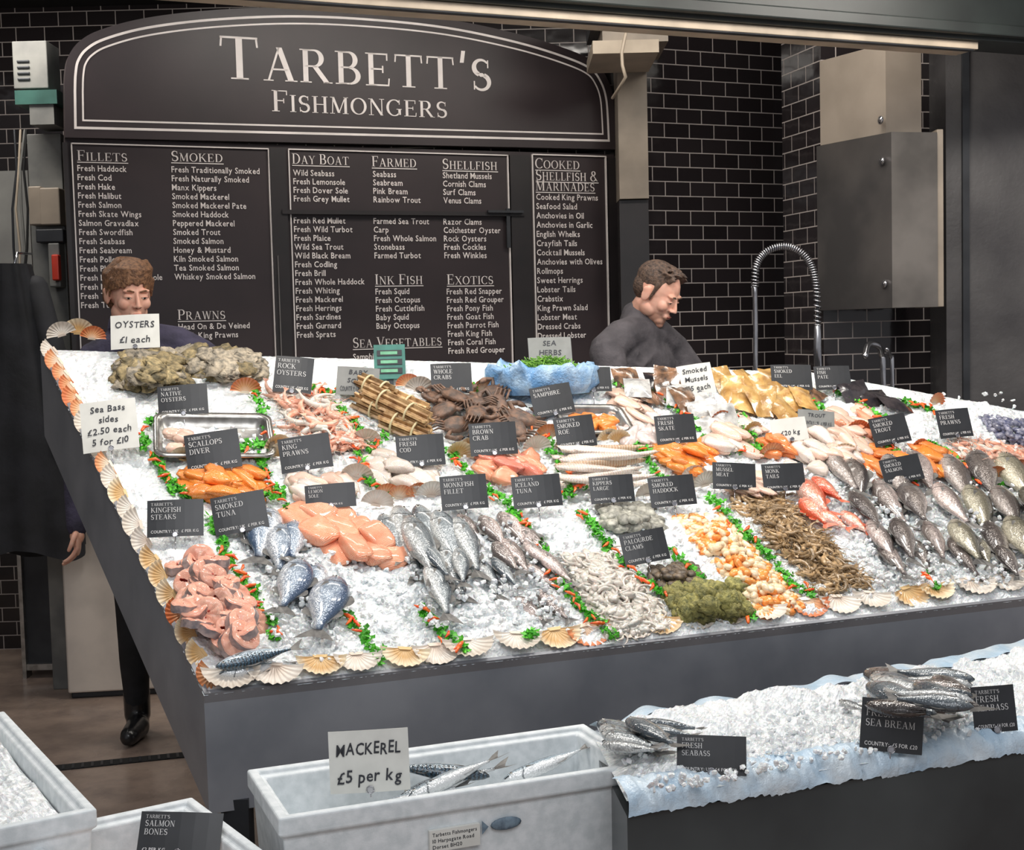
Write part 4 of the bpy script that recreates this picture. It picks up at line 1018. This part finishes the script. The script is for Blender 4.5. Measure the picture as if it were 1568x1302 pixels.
LBE=mk('cabinet_cream',C(150,139,127),C(132,122,111),4,.4); GST=mk('cabinet_steel',C(98,94,92),C(74,72,72),3,.35,metal=.5); GST2=mk('cabinet_steel_light',C(140,134,128),C(100,96,92),3,.3,metal=.6)
cabv(1258,1358,1412,zz(1358,70),zz(1358,206),LBE,LBE)
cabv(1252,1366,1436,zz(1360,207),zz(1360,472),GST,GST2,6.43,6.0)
for x,y in ((1348,184),(1350,247),(1354,435)):
    p=at_y(x,y,6.05-.01); ell(mb,Matrix.Translation(p),(.012,.03,.02),CHROME,8,6)
boxm(mb,None,at_y(1436,300,6.05).x,at_y(1446,300,6.05).x,6.06,6.4,zz(1440,470),zz(1440,200),BEIGE)
bev(mb.obj('unit',cab),.004)
PILL=mk('pillar_grey',C(90,88,88),C(60,58,60),2.2,.5,bump=.3,bscale=9,detail=6,bdist=.02)
pq=at_y(1449,400,6.35)
mb=MB(); boxm(mb,None,pq.x,pq.x+1.2,6.35,7.2,0,3.4,PILL)
boxm(mb,None,pq.x+.07,pq.x+.1,6.33,6.36,0,3.4,DARKM); mb.obj('wall_right')
COL=mk('post_grey',C(128,128,124),C(96,97,96),6,.5)
mb=MB(); q0=at_y(45,300,6.5);q1_=at_y(97,300,6.5)
boxm(mb,None,q0.x,q1_.x,6.5,6.7,0,at_y(60,205,6.5).z,COL)
boxm(mb,None,q0.x-.02,q1_.x-.02,6.42,6.6,at_y(60,140,6.5).z,at_y(60,68,6.5).z,COL)
for k in range(4): boxm(mb,None,q0.x,q1_.x-.1,6.412,6.42,at_y(60,128-k*9,6.5).z,at_y(60,124-k*9,6.5).z,DARKM)
bev(mb.obj('steel_post'),.006)
GRNB=mk('green_casing',C(62,105,96),C(44,78,72),6,.4)
mb=MB(); q=at_y(30,180,6.4); q2=at_y(92,140,6.4); boxm(mb,None,q.x,q2.x,6.35,6.6,q.z+.05,q2.z,GRNB)
boxm(mb,None,q.x+.06,q2.x-.02,6.36,6.58,q.z-.04,q.z+.05,COL)
mb.obj('fly_killer_lamp')
mb=MB()
for (a0,b0,a1,b1,m_) in ((45,285,62,345,BEIGE),(62,287,90,345,BEIGE),(55,350,96,372,DARKM),(76,372,90,440,COL)):
    p=at_y(a0,b1,6.42);q=at_y(a1,b0,6.42); boxm(mb,None,p.x,q.x,6.42,6.52,p.z,q.z,m_)
p=at_y(82,430,6.4);q=at_y(91,390,6.4); boxm(mb,None,p.x,q.x,6.38,6.42,p.z,q.z,mk('switch_red',C(205,60,40),None,10,.4))
bev(mb.obj('electrical_switch_boxes'),.006)
mb=MB()
for k in range(4):
    P=[at_y(22+k*6+4*sin(t*2+k),200+t*60,6.6) for t in range(6)]; tube(mb,P,.006,[DARKM,CREAM,COL,DARK][k],6)
mb.obj('wall_cables')
CLOTH=mk('black_cloth',C(38,39,44),C(25,26,29),8,.8,bump=.4,bscale=30)
mb=MB(); V=[];Fc=[];n,m_=60,30
pT=at_y(20,405,6.2)
for j in range(m_+1):
    v=j/m_; z=pT.z-1.3*v
    for i in range(n):
        a=2*pi*i/n; w=.07+.15*min(1,v*1.6)+.03*v; fold=1+.22*noise.noise(Vector((cos(a)*2.5,sin(a)*2.5,v*.9)))+.1*sin(9*a+v*2)*v
        V.append((pT.x+w*fold*cos(a),pT.y+.1*fold*sin(a),z+.03*sin(3*a)*v))
for j in range(m_):
    for i in range(n): q=j*n+i;b_=j*n+(i+1)%n; Fc.append((q,b_,b_+n,q+n))
mb.add(V,Fc,CLOTH)
tube(mb,[(pT.x-.1,pT.y,pT.z-.1),(pT.x-.2,pT.y-.02,pT.z-.5),(pT.x-.19,pT.y-.03,pT.z-.85)],[.05,.06,.05],CLOTH,12)
tube(mb,[(pT.x+.1,pT.y,pT.z-.1),(pT.x+.2,pT.y-.04,pT.z-.5),(pT.x+.19,pT.y-.05,pT.z-.8)],[.05,.055,.045],CLOTH,12)
tube(mb,[(pT.x,pT.y,pT.z-.02),(pT.x+.02,pT.y,pT.z+.05),(pT.x,pT.y+.25,pT.z+.06)],.006,CHROME,6)
mb.obj('hanging_work_coat')
WLOW=mk('cabinet_white',C(218,208,198),C(194,186,178),4,.4)
mb=MB(); a=at_y(112,1000,6.4); wf=empty('chest_freezer',(a.x,6.3,0))
Mw=Matrix.Translation((a.x,6.3,0))@Matrix.Rotation(.12,4,'Z')
boxm(mb,Mw,0,1.1,0,.5,.03,.86,WLOW); boxm(mb,Mw,-.01,1.11,-.01,.5,.88,.95,WLOW); boxm(mb,Mw,.01,1.09,.02,.48,.0,.03,DARKM); boxm(mb,Mw,.01,1.09,.01,.48,.86,.88,DARK)
bev(mb.obj('body',wf),.008)
mb=MB()
boxm(mb,None,at_y(30,900,6.75).x,at_y(106,900,6.75).x,6.75,6.8,.04,1.05,DARKM); boxm(mb,None,at_y(28,900,6.72).x,at_y(34,900,6.72).x,6.72,6.8,0,1.07,STEEL); boxm(mb,None,at_y(28,900,6.72).x,at_y(106,900,6.72).x,6.73,6.8,.04,.07,STEEL)
mb.obj('door_2')
vwall('wall_left',Vector((-3.6,2.5,0)),Vector((-3.6,7.4,0)),0,3.4,mk('left_wall_paint',C(120,118,115),C(95,94,92),4,.6))
mb=MB(); boxm(mb,None,at_y(-40,300,7.3).x,at_y(44,300,7.3).x,7.3,7.38,at_y(0,470,7.3).z,at_y(0,262,7.3).z,mk('panel_grey',C(168,168,164),C(138,138,136),3,.5)); mb.obj('wall_panel')
FLOOR,nt,b=base('wet_floor',.3,0,.5)
tc=nd(nt,'ShaderNodeTexCoord').outputs['Object']
nt.links.new(ramp(nt,nz(nt,tc,3.5,6,.65),[(.3,C(118,104,97)),(.5,C(150,132,121)),(.7,C(174,154,139))]),b.inputs['Base Color'])
nt.links.new(ramp(nt,nz(nt,tc,2,4),[(.4,(.12,.12,.12,1)),(.65,(.5,.5,.5,1))]),b.inputs['Roughness']); bumpn(nt,b,nz(nt,tc,60,3),.15,.004)
mb=MB(); boxm(mb,None,-4.5,5,-1,9,-.05,0,FLOOR); mb.obj('floor')
mb=MB(); p=at_z(60,1180,0);q=at_z(330,1152,0); X=(q-p); M=frame(p,X,Vector((0,0,1))); boxm(mb,M,-.8,1.4,-.035,.035,0,.004,DARK)
for k in range(60): boxm(mb,M,-.78+k*.036,-.77+k*.036,-.03,.03,.004,.006,DARKM)
mb.obj('floor_drain')
mb=MB(); boxm(mb,None,-4.5,5,5.0,9,3.4,3.45,DARK); mb.obj('ceiling')
# shutter beam
e1=at_y(430,2,4.45); e2=at_z(1490,78,e1.z); X=(e2-e1); X.z=0; X.normalize(); Mbm=Matrix((X,Vector((-X.y,X.x,0)),Vector((0,0,1)))).transposed().to_4x4(); Mbm.translation=e1
BEAM=mk('beam_dark_green',C(34,40,38),C(24,28,27),5,.45)
sb=empty('shutter_beam',e1); mb=MB(); L=(Vector((e2.x,e2.y,0))-Vector((e1.x,e1.y,0))).length
boxm(mb,Mbm,-1.8,L+1.0,-.05,.14,.03,.5,BEAM); boxm(mb,Mbm,-1.8,L+1.0,-.09,-.05,.045,.09,BEAM)
bev(mb.obj('housing',sb),.006)
mb=MB(); boxm(mb,Mbm,-1.2,L,-.03,.1,0,.03,STRIPM); boxm(mb,Mbm,-1.2,L-.02,-.03,.0,-.006,.0,DARKM); bev(mb.obj('strip',sb),.004)
# ------------------------------------------------ pre-rinse tap
CTZ=1.0
mb=MB(); a=at_y(1050,620,6.0);boxm(mb,None,a.x,2.3,5.98,6.32,0,CTZ,STEEL); mb.obj('sink_counter')
tap=empty('spring_tap',at_y(1157,560,6.1)); mb=MB()
cpx=[(1157,560),(1157,500),(1156,440),(1158,408),(1170,388),(1192,378),(1215,380),(1235,395),(1246,418),(1251,450),(1252,500),(1252,560)]
C3=[at_y(x,y,6.1) for x,y in cpx]
C3=[Vector((C3[0].x,6.1,CTZ)),Vector((C3[0].x,6.1,1.2))]+C3+[Vector((C3[-1].x,6.1,1.2)),Vector((C3[-1].x,6.1,CTZ))]
def resample(P,n):
    P=[Vector(p) for p in P]; out=[]
    for i in range(len(P)-1):
        a=P[max(i-1,0)];b_=P[i];c=P[i+1];d=P[min(i+2,len(P)-1)]
        for k in range(n):
            t=k/n; out.append(.5*((2*b_)+(c-a)*t+(2*a-5*b_+4*c-d)*t*t+(3*b_-a-3*c+d)*t**3))
    out.append(P[-1]); return out
Q=resample(C3,6); tube(mb,Q,.006,DARKM,8)
Q2=resample(C3[4:13],60); H=[]
for i,p in enumerate(Q2):
    d=(Q2[min(i+1,len(Q2)-1)]-Q2[max(i-1,0)]).normalized(); s=Vector((0,1,0)); x=d.cross(s).normalized(); a=i*.75; H.append(p+(x*cos(a)+s*sin(a))*.015)
tube(mb,H,.0038,CHROME,5,caps=False)
tube(mb,resample(C3[:5],4),.011,CHROME,10); tube(mb,resample(C3[12:],4),.012,CHROME,10); tube(mb,[C3[12],C3[13]],[.016,.02],CHROME,10)
tube(mb,[C3[0],C3[0]+Vector((0,0,.02))],.03,CHROME,14)
mb.obj('tap',tap)
mb=MB(); q=at_y(1352,560,6.2); P=[Vector((q.x,q.y,CTZ)),q,at_y(1350,545,6.2),at_y(1345,530,6.15),at_y(1330,528,6.1),at_y(1325,545,6.05)]
tube(mb,resample(P,5),.014,CHROME,8); q=at_y(1366,560,6.2); P=[Vector((q.x,q.y,CTZ)),q,at_y(1364,548,6.2),at_y(1358,535,6.15)]; tube(mb,resample(P,5),.01,CHROME,8)
mb.obj('sink_tap')
# ------------------------------------------------ people
def skinm(name,c,beard,bcol):
    m,nt,b=base(name,.48,0,.35); b.inputs['Subsurface Weight'].default_value=.2; b.inputs['Subsurface Scale'].default_value=.008
    tc=nd(nt,'ShaderNodeTexCoord').outputs['Object']; s=nd(nt,'ShaderNodeSeparateXYZ'); nt.links.new(tc,s.inputs[0])
    n=nz(nt,tc,25,4); col=ramp(nt,n,[(.3,c),(.7,tuple(min(1,v*k) for v,k in zip(c[:3],(.93,.80,.76)))+(1,))])
    if beard:
        msk=ramp(nt,math_(nt,'ADD',math_(nt,'MULTIPLY',s.outputs[2],-8),math_(nt,'MULTIPLY_ADD',n,.12,-.06)),[(.3,(0,0,0,1)),(.52,(beard,)*3+(1,))])
        col=mixc(nt,msk,col,bcol)
    nt.links.new(col,b.inputs['Base Color']); bumpn(nt,b,nz(nt,tc,220,2),.12,.001); return m
def remesh(o,vs,it=4):
    r=o.modifiers.new('r','REMESH'); r.mode='VOXEL'; r.voxel_size=vs; r.use_smooth_shade=True
    s=o.modifiers.new('s','SMOOTH'); s.factor=.5; s.iterations=it; return o
def E(mb,c,r,mat,rot=(0,0,0)): ell(mb,Matrix.Translation(c)@Euler(rot).to_matrix().to_4x4(),r,mat,20,14)
def headbuild(par,M,skin,hairm,style,lidm):
    mb=MB()
    E(mb,(0,-.012,.03),(.074,.095,.088),skin); E(mb,(0,.026,-.012),(.061,.062,.09),skin); E(mb,(0,.032,-.068),(.048,.048,.04),skin)
    E(mb,(0,.068,-.1),(.021,.019,.017),skin); E(mb,(0,.06,-.085),(.034,.026,.022),skin)
    tube(mb,[(0,.080,.026),(0,.091,.006),(0,.103,-.018)],[.0065,.0072,.009],skin,10)
    E(mb,(0,.105,-.024),(.0095,.0095,.008),skin)
    for s in (-1,1):
        E(mb,(s*.0105,.095,-.027),(.007,.0095,.006),skin); E(mb,(s*.027,.077,.028),(.024,.013,.008),skin); E(mb,(s*.037,.06,-.02),(.024,.024,.024),skin)
        E(mb,(s*.077,-.008,-.004),(.007,.018,.031),skin,(0,0,s*.3)); E(mb,(s*.081,-.014,.012),(.0055,.014,.014),skin,(0,0,s*.45)); E(mb,(s*.043,.012,-.06),(.022,.038,.03),skin)
        E(mb,(s*.03,.0715,.006),(.0165,.014,.012),skin)
    E(mb,(0,.083,-.058),(.022,.013,.014),skin)
    tube(mb,[(0,-.02,-.06),(0,-.028,-.11),(0,-.033,-.15)],[.053,.052,.055],skin,16)
    remesh(mb.obj('head',par,M),.0034,2)
    mb=MB()
    E(mb,(0,.0945,-.0545),(.0185,.0045,.0032),lidm); E(mb,(0,.0935,-.0605),(.0155,.0048,.0038),lidm); E(mb,(0,.0962,-.0575),(.0165,.002,.0009),EYEB)
    for s in (-1,1):
        E(mb,(s*.0295,.0805,.003),(.0115,.0055,.0042),EYEW,(0,0,-s*.25)); E(mb,(s*.0295,.0845,.0025),(.0046,.0024,.0044),EYEB)
        tube(mb,[(s*.017,.0835,.005),(s*.0295,.0875,.0085),(s*.042,.0795,.005)],[.0022,.0032,.0022],skin,8)
        tube(mb,[(s*.017,.0845,.0035),(s*.0295,.0885,.0065),(s*.042,.080,.0035)],.0009,hairm,6)
        tube(mb,[(s*.013,.0895,.026),(s*.028,.0918,.031),(s*.046,.079,.027)],[.0026,.0034,.0016],hairm,8)
        E(mb,(s*.006,.1035,-.0315),(.0026,.0035,.001),EYEB)
    mb.obj('face_features',par,M)
    mb=MB(); random.seed(11)
    if style=='fringe':
        E(mb,(0,-.022,.05),(.081,.094,.081),hairm); E(mb,(0,-.055,.0),(.075,.058,.078),hairm)
        for k in range(150):
            a=R(-1.25,1.25); x=sin(a)*.077; y=cos(a)*.086-.004
            tube(mb,[(x*.5-.02,y*.5,.126),(x*.95-.005,y*.95,.102),(x*1.04+.008,y*1.05,.064+R(-.014,.012)+abs(a)*-.03)],[.009,.007,.0026],hairm,6)
        for k in range(130):
            a=R(1.3,4.98); x=sin(a)*.078; y=cos(a)*.098-.02
            tube(mb,[(x*.5,y*.5,.125),(x*1.02,y*1.02,.075),(x*1.03,y*1.02,-.005+R(-.03,.02))],[.009,.008,.003],hairm,6)
        for s in (-1,1): tube(mb,[(s*.076,.03,.06),(s*.078,.02,.0)],[.010,.004],hairm,6)
    else:
        E(mb,(0,-.024,.052),(.0765,.092,.077),hairm); E(mb,(0,-.05,.012),(.0715,.06,.066),hairm)
        for s in (-1,1): tube(mb,[(s*.0705,.02,.05),(s*.071,.014,.0),(s*.068,.012,-.02)],[.011,.006,.004],hairm,6)
        for k in range(240):
            x=R(-.055,.055); y=R(-.085,.05); hgt=.126-x*x*9-max(0,-y-.02)*.45-max(0,y-.02)*.3
            tube(mb,[(x*.95,y,hgt-.016),(x+.005,y+.014,hgt+.001),(x+.008,y+.026,hgt+.002+R(-.003,.004))],[.007,.0055,.0026],hairm,6)
    remesh(mb.obj('hair',par,M),.0027,1)
def hand(par,M,skin,curl=.5,side=1):
    mb=MB(); E(mb,(0,.045,0),(.04,.052,.016),skin); tube(mb,[(0,-.03,0),(0,.02,0)],[.027,.03],skin,12)
    for k,(x,l) in enumerate(((.03,.072),(.01,.08),(-.01,.075),(-.03,.058))):
        x*=side; p=Vector((x*.9,.07,0)); a=curl*.5; P=[p]
        for s in (.45,.32,.26):
            a+=curl*.55; P.append(P[-1]+Vector((x*.1,cos(a),-sin(a)))*l*s)
        tube(mb,[tuple(p) for p in P],[.0095,.009,.0082,.007],skin,8)
    tube(mb,[(side*.025,.01,-.004),(side*.05,.035,-.012),(side*.056,.06,-.02),(side*.052,.082,-.03)],[.014,.011,.0095,.008],skin,8)
    remesh(mb.obj('hand',par,M),.003,2)
BOOT=mk('boot_leather',C(34,34,36),C(22,22,24),20,.3,coat=.3)
def person(name,base_,sc,yaw,headM,skin,hairm,style,top,trousers,elb,wri,feet,lipm,lean=0):
    par=empty(name,base_)
    M0=Matrix.Translation(base_)@Matrix.Rotation(yaw,4,'Z')@Matrix.Scale(sc,4)
    sh=Vector((0,lean,0))
    mb=MB()
    def el(c,r,m,rot=(0,0,0)): ell(mb,M0@Matrix.Translation(c)@Euler(rot).to_matrix().to_4x4(),r,m,20,14)
    el((0,0,.98),(.17,.125,.13),top); el(sh*.35+Vector((0,.01,1.12)),(.16,.12,.16),top); el(sh*.7+Vector((0,0,1.3)),(.185,.13,.17),top)
    for s in (-1,1):
        tube(mb,[sh+Vector((0,0,1.45)),sh+Vector((s*.1,0,1.435)),sh+Vector((s*.185,0,1.39))],[.072,.07,.066],top,14,M0)
    nb=M0.inverted()@(headM@Vector((0,-.03,-.125)))
    tube(mb,[sh+Vector((0,-.01,1.40)),(sh+Vector((0,-.005,1.43))).lerp(nb,.55),nb],[.095,.078,.064],top,16,M0)
    for s,e,w in ((-1,elb[0],wri[0]),(1,elb[1],wri[1])):
        S_=sh+Vector((s*.19,0,1.39)); e=Vector(e);w=Vector(w)
        tube(mb,[S_,S_.lerp(e,.5),e,e.lerp(w,.5),w],[.066,.06,.05,.045,.038],top,14,M0)
        for k in range(9):   # sleeve creases
            c=S_.lerp(e,R(.1,.95)); a=R(0,6.28); r_=.062
            tube(mb,[(c.x+r_*cos(a),c.y+r_*sin(a),c.z),(c.x+r_*1.08*cos(a+.6),c.y+r_*1.08*sin(a+.6),c.z+R(-.02,.03)),(c.x+r_*cos(a+1.2),c.y+r_*sin(a+1.2),c.z+R(-.03,.04))],[.003,.010,.003],top,6,M0)
    for k in range(26):
        a=R(0,6.28); z=R(1.1,1.42); y0=lean*.8
        tube(mb,[(.17*cos(a),y0+.115*sin(a),z),(.18*cos(a+.35),y0+.122*sin(a+.35),z+R(-.04,.05)),(.17*cos(a+.7),y0+.115*sin(a+.7),z+R(-.06,.08))],[.004,.013,.004],top,6,M0)
    remesh(mb.obj('jacket',par),.008,2)
    mb=MB()
    el((0,0,.93),(.165,.125,.1),trousers)
    for s,ft in ((-1,feet[0]),(1,feet[1])):
        ft=Vector(ft); kn=Vector((s*.1,.0,.92)).lerp(ft+Vector((0,0,.08)),.5)+Vector((0,.03,0))
        tube(mb,[Vector((s*.09,0,.92)),Vector((s*.09,0,.92)).lerp(kn,.5),kn,kn.lerp(ft,.45),ft+Vector((0,0,.1))],[.095,.08,.06,.055,.043],trousers,14,M0)
    remesh(mb.obj('trousers',par),.011,3)
    mb=MB()
    for s,ft in ((-1,feet[0]),(1,feet[1])):
        ft=Vector(ft)
        tube(mb,[ft+Vector((0,0,.16)),ft+Vector((0,0,.07))],[.05,.048],BOOT,12,M0)
        tube(mb,[ft+Vector((0,-.04,.042)),ft+Vector((0,.06,.045)),ft+Vector((s*.03,.15,.036))],[.042,.044,.034],BOOT,12,M0)
    remesh(mb.obj('boots',par),.008,2)
    headbuild(par,headM,skin,hairm,style,lipm)
    for k,(e,w,sd) in enumerate(((elb[0],wri[0],1),(elb[1],wri[1],-1))):
        e=M0@Vector(e);w=M0@Vector(w); d=(w-e).normalized(); X=Vector((0,0,1)).cross(d); X=X if X.length>.1 else Vector((1,0,0)); X.normalize(); Z=X.cross(d)
        if abs(d.z)>.8: X=(M0.to_3x3()@Vector((0,1,0))).normalized(); X=(X-d*X.dot(d)).normalized(); Z=X.cross(d)
        Mh=Matrix((X,d,Z)).transposed().to_4x4(); Mh.translation=w+d*.02
        hand(par,Mh,skin,.5,1 if abs(d.z)>.8 else sd)
    return par
JKT=mk('jacket_grey',C(76,72,76),C(56,53,57),14,.85,bump=.6,bscale=24,bdist=.012)
NAVY=mk('jacket_navy',C(66,62,84),C(46,44,60),14,.85,bump=.6,bscale=24,bdist=.012)
TRS=mk('trousers_black',C(36,37,42),C(25,26,29),14,.8,bump=.4,bscale=24)
SK1=skinm('skin_pale',C(232,184,162),0,None); SK2=skinm('skin_bearded',C(224,176,156),.5,C(115,84,68))
LIP1=mk('lip_tone',C(200,128,112),C(188,118,102),40,.4); LIP2=mk('lip_tone_dark',C(165,105,92),C(150,95,82),40,.4)
HA1=mk('hair_light_brown',C(150,108,76),C(92,62,42),90,.55,bump=1,bscale=160,bdist=.006); HA2=mk('hair_dark_brown',C(98,76,62),C(56,43,37),90,.55,bump=1,bscale=160,bdist=.006)
hp=at_y(197,452,5.6)
def headM(p,yaw,pitch,roll,s): return Matrix.Translation(p)@Matrix.Rotation(yaw,4,'Z')@Matrix.Rotation(pitch,4,'X')@Matrix.Rotation(roll,4,'Y')@Matrix.Scale(s,4)
hM=headM(hp,pi+.6,-.2,0,1.1)
ft=at_z(212,1125,0)
bs=Vector((hp.x+.05,5.68,0)); sc1=(hp.z-.19)/1.45
def loc(bs,yaw,sc,p): return (Matrix.Translation(bs)@Matrix.Rotation(yaw,4,'Z')@Matrix.Scale(sc,4)).inverted()@p
yw1=pi+.25
w1=loc(bs,yw1,sc1,at_y(118,808,5.62)); e1_=loc(bs,yw1,sc1,at_y(116,690,5.72))
fL=loc(bs,yw1,sc1,ft); fL.z=0
person('fishmonger_man',bs,sc1,yw1,hM,SK1,HA1,'fringe',NAVY,TRS,[(-.28,.18,1.18),e1_],[(-.12,.36,1.15),w1],[(-.12,0,0),tuple(fL)],LIP1)
hp=at_y(1006,450,5.75); hM=headM(hp,pi+1.0,-.55,0,1.03)
sc2=(hp.z-.15)/1.46; yw2=pi+.8; bs=Vector((hp.x-.13,5.82,0))
person('fishmonger_man',bs,sc2,yw2,hM,SK2,HA2,'short',JKT,TRS,[(-.27,.22,1.16),(.27,.2,1.16)],[(-.12,.40,1.05),(.12,.40,1.05)],[(-.11,0,0),(.11,0,0)],LIP2,.07)
# ------------------------------------------------ lights
def area(name,loc_,tgt,sx,sy,power,col=(1,.94,.86)):
    l=bpy.data.lights.new(name,'AREA'); l.shape='RECTANGLE'; l.size=sx; l.size_y=sy; l.energy=power; l.color=col
    o=bpy.data.objects.new(name,l); scn.collection.objects.link(o); o.location=loc_
    o.rotation_euler=(Vector(tgt)-Vector(loc_)).to_track_quat('-Z','Y').to_euler(); return o
area('stall_lamp_1',(-.9,3.7,3.1),(-.6,4.1,1.0),.8,.2,29)
area('stall_lamp_2',(.6,4.1,3.1),(.5,4.5,1.0),.8,.2,29)
area('stall_lamp_3',(1.9,4.6,3.1),(1.6,5.0,1.0),.8,.2,29)
area('shop_lamp',(-.2,5.7,3.35),(-.3,6.5,1.5),1.6,.3,24)
area('shop_lamp_right',(1.3,5.7,3.3),(1.3,6.5,1.4),1.0,.3,14)
area('shop_lamp_left',(-2.3,6.0,3.3),(-2.3,6.3,.5),.6,.3,18)
area('street_light',(.3,-.5,4.0),(.2,3.4,.7),3,2,78,(.97,.98,1))
w=bpy.data.worlds.new('world'); scn.world=w; w.use_nodes=True
w.node_tree.nodes['Background'].inputs[0].default_value=(.96,.96,1,1); w.node_tree.nodes['Background'].inputs[1].default_value=.38
